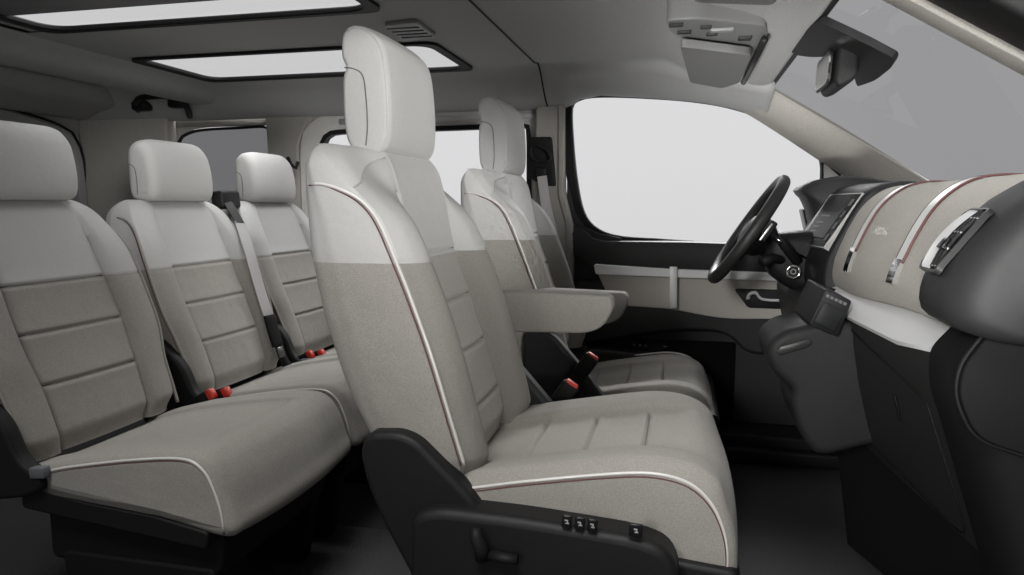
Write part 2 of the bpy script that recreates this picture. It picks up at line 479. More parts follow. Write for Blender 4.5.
cush = [obj('cushion', *pillow(cu_out, YF - .245, YF + .245, .022, 84, cu_disp), BEIGE, fs, auto=75)]
ct = np.array([p for p in cu_out if p[1] > .78])
for gx in (-.290, -.176, -.060):
    zt = float(np.interp(gx, ct[np.argsort(ct[:, 0]), 0], ct[np.argsort(ct[:, 0]), 1]))
    obj('seam', *tube([(gx, YF + w, zt - .016 * (1 - float(smooth(-.02, .05, gx))) - .0072) for w in np.linspace(-.126, .126, 10)], .0015, 6), SEAMG, cush[0])
cp = curve([(-.40, .793), (-.349, .800), (-.266, .818), (-.126, .844), (-.042, .854), (.018, .844), (.055, .815), (.076, .775), (.085, .735), (.086, .69)], 60)
for s in (1, -1):
    yy = YF - s * .2425
    p = [(x, yy, z) for x, z in cp]
    pp = obj('piping', *tube(p, .0031, 8), PIPE, fs); cush.append(pp)
    obj('stitching', *tube([(x - .001, y - s * .002, z - .0058) for x, y, z in p], .0014, 6), REDP, pp)
# recliner cover and switch panel on the outer side
hc = rounded([(-.556, .862), (-.541, .896), (-.480, .902), (-.446, .890), (-.335, .785), (-.30, .70), (-.30, .44), (-.41, .44), (-.455, .627), (-.505, .71), (-.545, .80)], [.02, .02, .02, .02, .03, .02, .02, .02, .05, .05, .04])
obj('recliner_cover', *plate(hc, YF - .275, YF - .225), DARK, fs, bevel=.012, seg=4, auto=40)
sp_ = rounded([(-.452, .600), (-.448, .765), (-.40, .781), (-.246, .779), (-.057, .766), (-.005, .750), (.016, .69), (.016, .44), (-.452, .44)], [.02, .03, .05, .05, .05, .04, .05, .02, .02])
shield = obj('side_cover', *plate(sp_, YF - .305, YF - .22), DARK, fs, bevel=.016, seg=5, auto=40)
fr = rounded([(-.02, .715), (.10, .705), (.112, .68), (.11, .44), (-.02, .44)], .012)
obj('front_skirt', *plate(fr, YF - .26, YF + .26), DARK, fs, bevel=.012, seg=3, auto=40)
obj('seat_base', *plate(rounded([(-.44, .66), (-.03, .66), (.02, .42), (-.42, .42)], .02), YF - .20, YF + .20), BLACK, fs, bevel=.01)
for (a, b, wd) in ((567, 521, .0165), (580, 523, .0165), (592.5, 525, .0165), (636, 530, .022)):
    x, z = atx(a, b, YF - .306)
    sw = obj('switch', *obox((x, YF - .3065, z), (1, 0, -.09), (0, 1, 0), (.09, 0, 1), wd, .007, .022), GLOSS, shield, bevel=.002)
    k = [obox((x - .001, YF - .3105, z + .003), (1, 0, 0), (0, 1, 0), (0, 0, 1), .0045, .001, .0022), obox((x + .001, YF - .3105, z - .002), (1, 0, 0), (0, 1, 0), (0, 0, 1), .006, .001, .0018),
         obox((x + .0015, YF - .3105, z + .0005), (1, 0, 0), (0, 1, 0), (0, 0, 1), .002, .001, .006)]
    obj('switch_symbol', *joinmesh(*k), MARK, sw, smooth=False)
x, z = atx(480, 545, YF - .31)
obj('lever', *tube([(x - .006, YF - .315, z + .032), (x - .004, YF - .32, z + .02), (x + .006, YF - .32, z), (x + .006, YF - .32, z - .02)], [.008, .012, .013, .012], 10), BLACK, shield)
x, z = atx(505, 555, YF - .31)
obj('lever', *tube([(x - .025, YF - .315, z), (x, YF - .32, z), (x + .024, YF - .32, z)], [.010, .011, .011], 10, flat=.8), BLACK, shield)
# inner armrest
ao = rounded([(-.45, 1.088), (-.385, 1.096), (-.160, 1.091), (-.152, 1.064), (-.176, 1.016), (-.215, .999), (-.44, .994), (-.46, 1.03)], [.02, .02, .012, .02, .02, .02, .02, .02], 7)
ao = resample(ao, 120)
arm = obj('armrest', *pillow(ao, YF + .247, YF + .312, .007, 12), BOLB, fs, auto=75)  # beige armrest in the darker bolster fabric, its shade put into the colour
obj('pivot_cover', *tube([(-.43, YF + .235, 1.0), (-.43, YF + .30, 1.0)], [.03, .03], 20), DARK, arm, auto=40, bevel=.004)
obj('inner_cover', *plate(rounded([(-.47, .93), (-.385, .93), (-.27, .80), (-.20, .70), (-.20, .46), (-.47, .46)], .03), YF + .215, YF + .262), DASHP, fs, bevel=.012, seg=3, auto=40)
# buckle on the inner side
ba = np.array([.56, 0, .83]); bb = np.array([.83, 0, -.56])
bc = np.array([-.275, YF + .285, .835])
bk = obj('buckle', *obox(bc, ba, (0, 1, 0), bb, .075, .028, .045), BLACK, fs, bevel=.008, seg=3)
obj('buckle_button', *obox(bc + ba * .036, ba, (0, 1, 0), bb, .012, .022, .034), RED, bk, bevel=.004)
obj('buckle_stalk', *obox(bc - ba * .10, ba, (0, 1, 0), bb, .14, .012, .035), BLACK, bk, bevel=.004)

drv = copy_tree(fs)
drv.location = (-0.190, 0.458, 0.40); drv.scale = (1, -1, 1)
for k, o in enumerate(cush):          # the driver has set the cushion lower, and the armrest a little lower
    LAST[o.name].location.z -= .098 - (.027 if k == 1 else 0)
    if k == 1: LAST[o.name].location.y += .016
LAST[arm.name].location.z -= .036
drv['label'] = "driver's seat behind the steering wheel, beside the far door and its beige pillar"

# ---- rear seats
YR = -0.52
rs = thing('car_seat', 'rear seat nearest the camera at the left edge, cushion side and piping in view', 'car seat', (-1.1, YR, 0.40), 'rear seats in a row')
xrr = I([(1.36, -1.545), (1.28, -1.56), (1.2, -1.55), (1.0, -1.49), (.76, -1.40)])
xpr = I([(1.36, -1.50), (1.30, -1.48), (1.25, -1.45), (1.21, -1.42), (1.12, -1.387), (1.05, -1.362), (.97, -1.332), (.92, -1.318), (.83, -1.288), (.76, -1.27)])
xbr = I([(1.36, -1.475), (1.30, -1.46), (1.25, -1.43), (1.21, -1.400), (1.12, -1.366), (1.05, -1.341), (.97, -1.312), (.92, -1.30), (.83, -1.272), (.76, -1.255)])
xir = I([(1.36, -1.475), (1.30, -1.462), (1.25, -1.445), (1.21, -1.430), (1.12, -1.400), (1.018, -1.357), (.91, -1.313), (.82, -1.285), (.76, -1.265)])
hwr = I([(1.36, .185), (1.30, .195), (1.24, .222), (1.20, .236), (1.1, .245), (1.0, .246), (.95, .235), (.92, .226), (.82, .222), (.76, .215)])
rs_back = backrest('backrest', rs, YR, xrr, xpr, xbr, xir, hwr, .775, 1.318, (1.128, 1.025, .918), 1.128, seamf=.60, top_r=.05)
stitch_lines(rs_back, YR, xir, hwr, (1.128, 1.025, .918), .60)
rp = curve([(-1.50, 1.268), (-1.475, 1.262), (-1.445, 1.24), (-1.418, 1.20), (-1.385, 1.12), (-1.36, 1.05), (-1.330, .97), (-1.316, .92), (-1.286, .83), (-1.272, .79)], 60)
for s in (1, -1):
    p = [(x, YR - s * (hwr(z) * 1.003 + .001), z) for x, z in rp]
    pp = obj('piping', *tube(p, .0036, 8), BEIGE, rs)
    obj('stitching', *tube([(x - .006, y, z) for x, y, z in p], .0018, 6), REDP, pp)
ro = curve([(-1.545, 1.475), (-1.525, 1.495), (-1.497, 1.494), (-1.475, 1.465), (-1.462, 1.42), (-1.457, 1.37), (-1.464, 1.333), (-1.49, 1.322), (-1.53, 1.325), (-1.546, 1.345),
            (-1.549, 1.40), (-1.549, 1.44)], 90, True)


def rr_disp(x, z, nx, nz, w):
    c = 1 - min(1, abs(w - YR) / .136) ** 4
    return .008 * c * np.clip(nx, 0, 1) - .007 * smooth(.08, .136, abs(w - YR)) * smooth(1.44, 1.49, z)


ro = ro + np.array([.012, -.008])
rhead = obj('headrest', *pillow(ro, YR - .136, YR + .136, .024, 34, rr_disp), LIGHT, rs, auto=75)
for s in (1, -1):
    sm = curve([(-1.529, 1.417), (-1.515, 1.415), (-1.504, 1.402), (-1.500, 1.367), (-1.501, 1.332)], 24)
    obj('seam', *tube([(x, YR - s * .1365, z) for x, z in sm], .0012, 6), SEAMG, rhead)
for s in (-.06, .06):
    obj('headrest_post', *tube([(-1.51, YR + s, 1.29), (-1.508, YR + s, 1.34)], .006, 8), CHROME, rs)
co = curve([(-1.30, .765), (-1.19, .797), (-1.142, .808), (-1.003, .832), (-.89, .843), (-.845, .828), (-.818, .79), (-.800, .74), (-.79, .71), (-.797, .692), (-.83, .685),
            (-.966, .708), (-1.12, .717), (-1.22, .73), (-1.30, .745)], 200, True)


def rc_disp(x, z, nx, nz, w):
    d = abs(w - YR); top = smooth(.35, .8, nz); ins = 1 - smooth(.13, .155, d)
    fade = 1 - smooth(-.93, -.86, x)
    out = -top * ins * .009 * fade - top * gauss(d - .147, .005) * .006 * fade
    out = out + .022 * (1 - (d / .245) ** 2) * np.clip(nx, 0, 1)
    out = out - .006 * top * gauss(x + .905, .005) * ins
    return out


obj('cushion', *pillow(co, YR - .246, YR + .246, .022, 80, rc_disp), BEIGE, rs, auto=75)
c2 = curve([(-1.20, .782), (-1.142, .796), (-1.003, .821), (-.893, .832), (-.852, .815), (-.832, .782), (-.818, .74), (-.812, .70)], 50)
for s in (1, -1):
    p = [(x, YR - s * .2435, z) for x, z in c2]
    pp = obj('piping', *tube(p, .003, 8), PIPE, rs)
    obj('stitching', *tube([(x, y - s * .001, z - .0050) for x, y, z in p], .0013, 6), REDP, pp)
obj('recliner_cover', *plate(rounded([(-1.42, .955), (-1.365, .95), (-1.285, .875), (-1.255, .80), (-1.205, .775), (-1.20, .75), (-1.24, .73), (-1.42, .70)], .03), YR - .262, YR - .226), BLACK, rs, bevel=.01, seg=3, auto=40)
fr_out = rounded([(-1.25, .735), (-1.13, .700), (-.966, .694), (-.855, .682), (-.84, .66), (-.85, .60), (-.88, .56), (-1.25, .58)], .015)
obj('seat_frame', *plate(fr_out, YR - .205, YR + .205), BLACK, rs, bevel=.006, auto=40)
obj('cushion_pan', *plate(rounded([(-1.27, .752), (-1.12, .727), (-.966, .716), (-.845, .695), (-.85, .66), (-1.27, .70)], .01), YR - .2465, YR + .2465), BLACK, rs, bevel=.004, auto=40)
for s in (-1, 1):
    lg = rounded([(-1.22, .60), (-.86, .60), (-.90, .41), (-1.20, .41)], .02)
    obj('leg', *plate(lg, YR + s * .19 - .02, YR + s * .19 + .02), BLACK, rs, bevel=.006, auto=40)
for dx in (0, .03):
    b = obj('buckle', *obox((-1.225 + dx, YR + .262 + dx * .8, .79), (.85, 0, .5), (0, 1, 0), (-.5, 0, .85), .05, .022, .034), BLACK, rs, bevel=.005)
    obj('buckle_button', *obox((-1.202 + dx, YR + .262 + dx * .8, .805), (.85, 0, .5), (0, 1, 0), (-.5, 0, .85), .018, .024, .03), RED, b, bevel=.004)
tabw = obj('pull_strap', *obox(at(40, 472, YR - .255), (1, 0, .1), (0, 1, 0), (-.1, 0, 1), .034, .02, .022), mat('grey_tab', (.12, .13, .14), .6), rs, bevel=.003)
for k, (yy, lab) in enumerate(((0.0, 'middle rear seat of the row of three, light grey top over beige quilted back'), (0.50, 'rear seat farthest from the camera, partly hidden behind the front passenger seat'))):
    c = copy_tree(rs); c.location = (-1.1, yy, .40); c['label'] = lab


# ------------------------------------------------------------------ seat belts
def ribbon(path, width, thick, wdir):
    P = np.array(path, float); wd = np.array(wdir, float); R = []
    T = np.gradient(P, axis=0)
    for p, t in zip(P, T):
        t = t / np.linalg.norm(t); u = wd - t * (wd @ t); u /= np.linalg.norm(u); n = np.cross(t, u)
        R.append([p + u * width / 2 * a + n * thick / 2 * b for a, b in ((-1, -1), (1, -1), (1, 1), (-1, 1))])
    return rings(R)


rb = thing('seat_belt', 'rear seat belt with light grey webbing falling between the middle and far rear seats', 'seat belt', tuple(at(228, 200, .27)), 'seat belts')
def on_seat(px, py, off=.016): 
    for y in np.linspace(-.2, .34, 600):
        p = at(px, py, y)
        if p[0] < xbr(p[2]) + off: return p
    return p
obj('webbing', *ribbon(curve([on_seat(a, b) for a, b in ((240, 222), (249, 250), (258, 282), (266, 308), (269, 316))], 20), .042, .002, (.2, .98, 0)), BELT, rb, smooth=False)
u0 = on_seat(240, 223)
obj('upper_webbing', *ribbon(curve([at(224, 196, .25), at(232, 209, .22), u0], 10), .036, .002, (.2, .98, 0)), BELTB, rb, smooth=False)
obj('belt_guide', *obox(at(226, 200, .26), (1, 0, .1), (0, 1, 0), (-.1, 0, 1), .05, .10, .06), DARK, rb, bevel=.012, seg=3)
obj('belt_tongue', *ribbon(curve([on_seat(269, 315, .018), on_seat(273, 330, .018), on_seat(278, 346, .018)], 8), .044, .010, (.2, .98, 0)), BLACK, rb, bevel=.002)
obj('lower_webbing', *ribbon(curve([on_seat(278, 343, .016), on_seat(284, 360, .02), on_seat(290, 370, .02)], 8), .034, .004, (.2, .98, 0)), BLACK, rb)
obj('tongue_plate', *obox(on_seat(281, 352, .026), (.3, 0, -.95), (0, 1, 0), (.95, 0, .3), .035, .03, .006), mat('dull_steel', (.25, .25, .26), .35, metal=.9), rb, bevel=.002)

fb = thing('seat_belt', "driver's seat belt hanging from a black guide plate on the far beige pillar", 'seat belt', (-.53, .80, 1.5), 'seat belts')
gp = rounded([atx(528, 137, .79), atx(552, 137, .79), atx(556, 186, .79), atx(548, 186, .79), atx(528, 178, .79)], .008)
obj('guide_plate', *plate(gp, .775, .80), BLACK, fb, bevel=.004)
obj('guide_loop', *tube(curve([at(532, 146, .77), at(546, 150, .765), at(550, 160, .765), at(534, 160, .77)], 16, True), .005, 6, True), DARK, fb)
obj('guide_button', *obox(at(541, 172, .77), (1, 0, 0), (0, 1, 0), (0, 0, 1), .04, .012, .03), DARK, fb, bevel=.004)
obj('webbing', *ribbon(curve([at(542, 176, .76), at(546, 205, .755), at(556, 250, .75), at(560, 300, .74)], 14), .036, .002, (1, 0, .1)), BELT, fb, smooth=False)

# ------------------------------------------------------------------ far side: front door, sliding door, side wall
def densify(pts, n): return curve(pts, n, True)


wi = densify([atx(a, b, .86) for a, b in ((572, 108), (577, 101), (592, 97), (630, 97), (690, 101), (735, 109), (775, 124), (805, 144), (820, 159),
                                          (821, 185), (820, 215), (819, 244), (780, 245.5), (722, 243), (660, 239), (620, 236), (597, 228), (584, 212), (577, 180), (573, 140))], 110)
dr = thing('front_door', "driver's door beyond the seats, dark trim with beige panel and clear window", 'car door', (0, .86, .45))
obj('window_pane', *plate(wi, .868, .872), G_CLEAR, dr, smooth=False)
obj('window_seal', *ringplate(offset2(wi, .036)[0], offset2(wi, -.002)[0], .845, .885), BLACK, dr, bevel=.006, auto=50)
upper = [(-.42, 1.40), (-.405, 1.30), (-.38, 1.235), (-.33, 1.195), (-.25, 1.178), (.0, 1.165), (.30, 1.155), (.52, 1.150), (.56, 1.05), (.55, .42), (-.40, .42)]
obj('door_shell', *plate(upper, .85, .90), DASHP, dr, bevel=.008, auto=45)
# upper ledge with a rolled top
led = [(.862, 1.155), (.842, 1.172), (.815, 1.168), (.802, 1.14), (.808, 1.09), (.815, 1.06), (.87, 1.055)]
def ledge_ring(x):
    s = float(smooth(-.30, -.40, x)); rise = .06 * s
    drop = -.02 * max(0, x)
    return [(x, y, z + rise + drop) for y, z in led]
obj('window_ledge', *rings([ledge_ring(x) for x in np.linspace(-.41, .54, 24)]), DASHP, dr, auto=50)
co_ = rounded([(-.43, 1.40), (-.40, 1.28), (-.36, 1.22), (-.30, 1.195), (-.22, 1.18), (-.22, 1.13), (-.43, 1.13)], .01)
obj('corner_trim', *plate(co_, .835, .868), DASHP, dr, bevel=.008, auto=45)
ins_ = rounded([atx(594, 266, .80), atx(668, 270, .80), atx(740, 274, .80), atx(802, 279, .80), atx(800, 306, .80), atx(790, 319, .80), atx(720, 319, .80), atx(672, 309, .80), atx(612, 305, .80)], [.012, .02, .02, .02, .03, .03, .1, .05, .02])
obj('fabric_panel', *plate(ins_, .80, .86), DOORF, dr, bevel=.008, seg=3, auto=45)
st = rounded([atx(594, 264, .79), atx(670, 269, .79), atx(805, 274, .79), atx(805, 282, .79), atx(670, 277, .79), atx(596, 274, .79)], .008)
obj('armrest_strip', *plate(st, .775, .83), SATIN, dr, bevel=.005, seg=3, auto=45)
cl = [atx(669.5, 267, .77), atx(677.5, 267.5, .77), atx(677, 308, .77), atx(669.5, 308, .77)]
obj('trim_clip', *plate(cl, .765, .81), SATIN, dr, bevel=.003)
hb = rounded([atx(734, 289, .79), atx(789, 290, .79), atx(792, 300, .79), atx(786, 309, .79), atx(748, 308, .79)], .012)
obj('handle_bezel', *plate(hb, .79, .82), DARK, dr, bevel=.004)
hp = [at(748, 299, .775), at(750, 294, .772), at(756, 293, .770), at(762, 299, .770), at(778, 300.5, .772), at(783, 300.5, .778)]
obj('door_handle', *tube(curve(hp, 24), [.010] * 8 + [.008] * 16, 10, flat=.6), SATIN, dr)
lowp = rounded([(-.40, 1.02), (.55, .98), (.55, .80), (.40, .78), (.24, .76), (.17, .84), (.02, .845), (-.18, .81), (-.40, .765)], [.02, .02, .03, .1, .1, .1, .1, .1, .02])
obj('lower_trim', *plate(lowp, .81, .86), DASHP, dr, bevel=.012, seg=3, auto=45)
pk = [(-.38, .80), (.2, .80), (.2, .45), (-.38, .45)]
obj('door_pocket', *plate(pk, .835, .86), BLACK, dr)

sill = obj('door_sill', *joinmesh(box(-.45, 1.0, .70, .93, .40, .50), box(-.45, 1.0, .66, .70, .405, .46)), DARK, bevel=.012, seg=3)
tag(sill, 'dark sill along the floor under the driver door', 'door sill')
kick = thing('dead_pedal', 'dark footwell side panel and rest ahead of the driver seat', 'footwell panel', (.6, .6, .42))
obj('side_panel', *plate(rounded([(.52, .42), (.52, 1.10), (1.0, 1.10), (1.0, .42)], .02), .74, .79), BLACK, kick)
obj('bulkhead', *box(.84, .88, -.74, .74, .42, 1.2), BLACK, kick)
obj('foot_rest', *plate([(.80, .42), (.839, .42), (.839, .72)], .50, .66), DARK, kick, bevel=.006)

# body side trim: B pillar, C pillar, D pillar, lower wall, quarter window
sw = thing('side_wall', 'beige trimmed far body side with its pillars and small dark rear side window', 'side wall', (-1.2, .88, .45))
obj('pillar_trim', *plate(rounded([(-.545, 1.70), (-.440, 1.70), (-.437, 1.36), (-.40, 1.22), (-.40, .45), (-.56, .45)], .01), .80, .87), TRIM, sw, bevel=.012, seg=3, auto=45)
obj('pillar_edge', *plate([(-.46, 1.69), (-.438, 1.69), (-.435, 1.34), (-.405, 1.22), (-.405, .46), (-.425, .46), (-.425, 1.22), (-.457, 1.34)], .793, .81), TRIM, sw, bevel=.004)
qi = densify([atx(a, b, .86) for a, b in ((172, 170), (176, 142), (184, 134), (200, 130), (235, 128), (262, 127), (267, 134), (271, 160), (276, 205), (280, 260), (170, 260), (170, 210))], 70)
obj('pillar_trim', *plate([(-1.695, 1.70), (-1.46, 1.70), (-1.50, 1.66), (-1.55, 1.55), (-1.54, .45), (-1.66, .45)], .83, .87), TRIM, sw, bevel=.006, auto=45)
obj('pillar_trim', *plate([(-2.60, 1.72), (-2.15, 1.72), (-2.15, .45), (-2.60, .45)], .80, .87), TRIM, sw, bevel=.01, auto=45)
obj('upper_trim', *plate([(-2.16, 1.72), (-1.69, 1.72), (-1.69, 1.640), (-2.16, 1.640)], .87, .88), TRIM, sw)
obj('lower_trim', *plate([(-2.12, 1.15), (-1.70, 1.15), (-1.70, .45), (-2.12, .45)], .84, .875), DASHP, sw)
obj('window_pane', *plate(qi, .882, .886), G_DARK, sw, smooth=False)
obj('window_seal', *ringplate(offset2(qi, .008)[0], offset2(qi, -.003)[0], .878, .887), BLACK, sw, auto=50)
obj('cant_rail', *plate([(-2.3, 1.76), (-.43, 1.76), (-.43, 1.64), (-2.3, 1.64)], .893, .905), TRIM, sw)
obj('window_surround', *ringplate(offset2(qi, .07)[0], offset2(qi, .012)[0], .8875, .8915), TRIM, sw, auto=50)
obj('coat_hook', *tube([at(288, 158, .82), at(291, 165, .80), at(296, 168, .80), at(298, 162, .81)], .008, 8), DARK, sw)

sd = thing('sliding_door', 'far sliding side door with bright window and pale inner rail, behind the front seats', 'car door', (-1.0, .88, .45))
si = densify([(-1.37, 1.602), (-1.2, 1.604), (-.9, 1.606), (-.62, 1.608), (-.58, 1.59), (-.575, 1.4), (-.57, 1.18), (-.6, 1.14), (-1.0, 1.13), (-1.40, 1.14), (-1.45, 1.2), (-1.465, 1.4), (-1.45, 1.55), (-1.42, 1.59)], 80)
so = densify([(-1.39, 1.675), (-1.2, 1.68), (-.9, 1.68), (-.62, 1.68), (-.54, 1.67), (-.535, 1.4), (-.535, 1.1), (-.6, 1.0), (-1.0, 1.0), (-1.42, 1.0), (-1.53, 1.1), (-1.545, 1.4), (-1.535, 1.58), (-1.48, 1.645)], 80)
obj('window_frame', *ringplate(so, si, .84, .90), mat('pale_door_trim', (.5, .49, .47), .6, var=.03), sd, bevel=.008, seg=3, auto=50)
obj('inner_rail', *tube([(-1.36, .835, 1.638), (-.55, .835, 1.640)], .011, 10), LIGHT, sd)
obj('window_seal', *ringplate(offset2(si, .006)[0], offset2(si, -.012)[0], .836, .872), BLACK, sd, auto=50)
obj('window_pane', *plate(si, .874, .878), G_CLEAR, sd, smooth=False)
obj('door_panel', *plate([(-1.54, 1.05), (-.535, 1.05), (-.535, .45), (-1.54, .45)], .84, .895), DASHP, sd, bevel=.006)

tgt = thing('tailgate', 'tailgate at the rear with wide dark tinted window behind the rear seats', 'tailgate', (-2.62, 0, .45))
ti = densify([(-.79, 1.2), (-.79, 1.56), (-.74, 1.61), (-.4, 1.64), (0, 1.65), (.4, 1.63), (.68, 1.585), (.735, 1.53), (.75, 1.40), (.75, 1.2), (.70, 1.05), (0, 1.03), (-.7, 1.05)], 90)
to = densify([(-.86, 1.2), (-.86, 1.62), (-.80, 1.70), (-.4, 1.74), (0, 1.75), (.4, 1.74), (.78, 1.69), (.845, 1.62), (.86, 1.40), (.86, 1.2), (.86, .6), (0, .5), (-.86, .6)], 90)
obj('window_frame', *ringplate(to, ti, -2.68, -2.60, 'x'), ROOF, tgt, bevel=.01, auto=50)
obj('window_pane', *plate(ti, -2.65, -2.646, 'x'), G_DARK, tgt, smooth=False)
obj('inner_trim', *ringplate(offset2(ti, .045)[0], offset2(ti, .004)[0], -2.61, -2.57, 'x'), ROOF, tgt, bevel=.006, auto=50)
obj('rubber_seal', *tube([(-2.575, a, b) for a, b in offset2(ti, .055)[0]], .005, 8, True), BLACK, tgt)

# ------------------------------------------------------------------ roof lining with two glass panels
rl = thing('roof_lining', 'grey fabric roof lining with two long glass panels and overhead console', 'headliner', (-1.0, 0, 1.78))


def roof_z(x, y):
    a = abs(y)
    zc = 1.785 - .058 * float(smooth(-.10, .06, x)) - .030 * float(smooth(.06, .27, x))
    cw = float(smooth(-.50, -.40, x)) * .35
    fl = (1 - cw) * float(smooth(.60, .84, a)) + cw * float(smooth(.575, .635, a))
    edge = float(np.interp(x, [-.5, -.43, -.39, -.31, -.13, .05, .16, .257, .30], [1.667, 1.668, 1.700, 1.711, 1.697, 1.675, 1.650, 1.618, 1.59]))
    z = zc * (1 - fl) + edge * fl
    z -= .04 * math.exp(-((x + .60) / .09) ** 2 - ((a - .72) / .07) ** 2)
    z += .012 * math.exp(-((x + .50) / .06) ** 2) * float(smooth(.55, .62, a)) * (1 - fl)
    return z


RX = sorted(set([round(v, 4) for v in np.linspace(-2.62, .275, 110)] + [-1.775, -.735])); RY = sorted(set([round(v, 4) for v in np.linspace(-.85, .85, 86)] + [-.60, -.185, .185, .60]))
V = [(x, y, roof_z(x, y)) for x in RX for y in RY]; Fc = []
ny = len(RY)
for i in range(len(RX) - 1):
    for j in range(ny - 1):
        xm, ym = (RX[i] + RX[i + 1]) / 2, (RY[j] + RY[j + 1]) / 2
        if -1.775 < xm < -.735 and .185 < abs(ym) < .60: continue
        Fc.append((i * ny + j, i * ny + j + 1, (i + 1) * ny + j + 1, (i + 1) * ny + j))
lin = obj('lining', V, Fc, ROOF, rl)
md = lin.modifiers.new('solid', 'SOLIDIFY'); md.thickness = .004; md.offset = 1
for s in (-1, 1):
    xe = -1.785 if s > 0 else -1.715
    o_ = rounded([(xe, s * .175), (-.722, s * .175), (-.722, s * .612), (xe, s * .612)], .05, 8)
    i_ = rounded([(xe + .03, s * .196), (-.752, s * .196), (-.752, s * .585), (xe + .03, s * .585)], .07, 8)
    fr_ = obj('sunroof_frame', *ringplate(o_, i_, 1.772, 1.787, 'z'), BLACK, rl, bevel=.004, auto=50)
    obj('glass_pane', *plate(o_, 1.7885, 1.7925, 'z'), G_ROOF, fr_, smooth=False)
    if s < 0:
        obj('roller_shade', *box(xe - .02, -.71, -.62, -.335, 1.780, 1.786), mat('shade_fabric', (.22, .22, .22), .9, var=.05, vscale=200), rl)
        obj('lining_infill', *box(-1.80, xe - .001, -.61, -.175, 1.781, 1.786), ROOF, rl)
seam_p = [(-.50, y, roof_z(-.50, y) - .0055) for y in np.linspace(-.84, .84, 60)]
obj('lining_seam', *tube(seam_p, .0028, 6), BLACK, rl)
# the cassette beam across the rear end of the glass panels
bo = curve([(-1.815, 1.782), (-1.825, 1.750), (-1.85, 1.722), (-1.90, 1.710), (-1.96, 1.714), (-1.995, 1.74), (-2.0, 1.80), (-1.88, 1.805), (-1.81, 1.80)], 50, True)
obj('rear_beam', *pillow(bo, -.80, .76, .03, 20), ROOF, rl)
b2 = curve([(-2.30, 1.785), (-2.31, 1.74), (-2.34, 1.715), (-2.42, 1.70), (-2.58, 1.675), (-2.62, 1.74), (-2.60, 1.79), (-2.5, 1.80)], 40, True)
obj('rear_header', *pillow(b2, -.85, .85, .005, 20), ROOF, rl)
def march(px, py, hit, y0=-1.2, y1=1.0):
    for y in np.linspace(y0, y1, 2200):
        p = at(px, py, y)
        if hit(p): return p
    return p


def on_roof(px, py, off=.0): return march(px, py, lambda p: p[2] > roof_z(p[0], p[1]) - off, -1.0, .9)


obj('side_rail', *box(-2.62, .12, -.885, -.852, 1.645, 1.84), BLACK, rl, bevel=.01)
# dome lamp unit
dl = [atz(383, 24, 1.775), atz(416, 20, 1.775), atz(437, 36, 1.775), atz(404, 41, 1.775)]
dl = rounded([(p[0], p[1]) for p in dl], .02, 5)
dome = obj('dome_lamp', *plate(dl, 1.770, 1.79, 'z'), mat('grey_lens', (.20, .20, .20), .4), rl, bevel=.005)
cx, cy = np.mean(dl, 0)
for k in range(4):
    obj('vent_slot', *box(cx - .045, cx + .045, cy - .055 + k * .034, cy - .048 + k * .034, 1.7680, 1.7705), mat('slot_grey', (.10, .10, .10), .6), dome)
# overhead console
oc = [atz(a, b, 1.690) for a, b in ((666, 22), (700, 20), (766, 27), (768, 40), (752, 52), (680, 40), (668, 32))]
oc2 = rounded([(p[0], p[1]) for p in oc], .02, 5)
oco = obj('overhead_console', *plate(oc2, 1.692, 1.76, 'z'), mat('console_grey', (.19, .19, .19), .5), rl, bevel=.012, seg=4, auto=45)
for (a, b, w_, h_) in ((676, 25, .03, .016), (684, 32, .03, .016), (706, 27, .024, .014), (712, 34, .024, .014), (722, 30, .05, .022), (745, 38, .03, .03)):
    p = atz(a, b, 1.690)
    obj('button', *obox((p[0], p[1], 1.690), (1, 0, 0), (0, 1, 0), (0, 0, 1), w_, h_, .008), DASHP if w_ < .04 else mat('lamp_lens', (.22, .22, .22), .4), oco, bevel=.002)
# windscreen header strip
hdr = curve([(.15, 1.72), (.20, 1.690), (.243, 1.684), (.265, 1.69), (.268, 1.705), (.26, 1.74), (.18, 1.76)], 40, True)
obj('front_header', *pillow(hdr, -.74, .74, .02, 24), ROOF, rl)

# sun visors
def visor(pts, z, lab):
    o_ = rounded([(p[0], p[1]) for p in pts], .025, 6)
    vz = thing('sun_visor', lab, 'sun visor', (float(np.mean(o_[:, 0])), float(np.mean(o_[:, 1])), z), 'sun visors')
    obj('visor_panel', *plate(o_, z - .008, z + .012, 'z'), mat('visor_vinyl', (.15, .15, .149), .8, bump=.2, bscale=600), vz, bevel=.007, seg=3, auto=45)
    obj('hinge_rod', *tube([(.17, o_[:, 1].min() + .02, z + .004), (.17, o_[:, 1].max() - .02, z + .004)], .009, 8), DARK, vz)
    return vz


visor([atz(680, 43, 1.672), atz(752, 52, 1.672), atz(740, 80, 1.672), atz(722, 86, 1.672), atz(690, 80, 1.672)], 1.672, 'grey sun visor folded up above the driver window, beyond the overhead console')
nv0, nv1 = atz(692, 0, 1.665), atz(775, 6, 1.665)
visor([(nv0[0], -.66), (nv1[0], -.66), (nv1[0], nv1[1]), (nv0[0], nv0[1] + .02)], 1.672, 'grey passenger sun visor cut by the top edge of the view')
g_ = [on_roof(138, 110), on_roof(137, 101, .035), on_roof(146, 97, .045), on_roof(165, 96, .045), on_roof(180, 99, .045), on_roof(187, 108, .035), on_roof(190, 116)]
gh = thing('grab_handle', 'dark grab handle on the roof edge above the far rear corner', 'grab handle', tuple(g_[3]))
obj('grip', *tube(curve(g_, 36), .013, 8), BLACK, gh)
for a, b in ((142, 106), (178, 103)):
    obj('mount', *obox(on_roof(a, b, .02), (1, 0, 0), (0, 1, 0), (0, 0, 1), .07, .05, .04), BLACK, gh, bevel=.01)

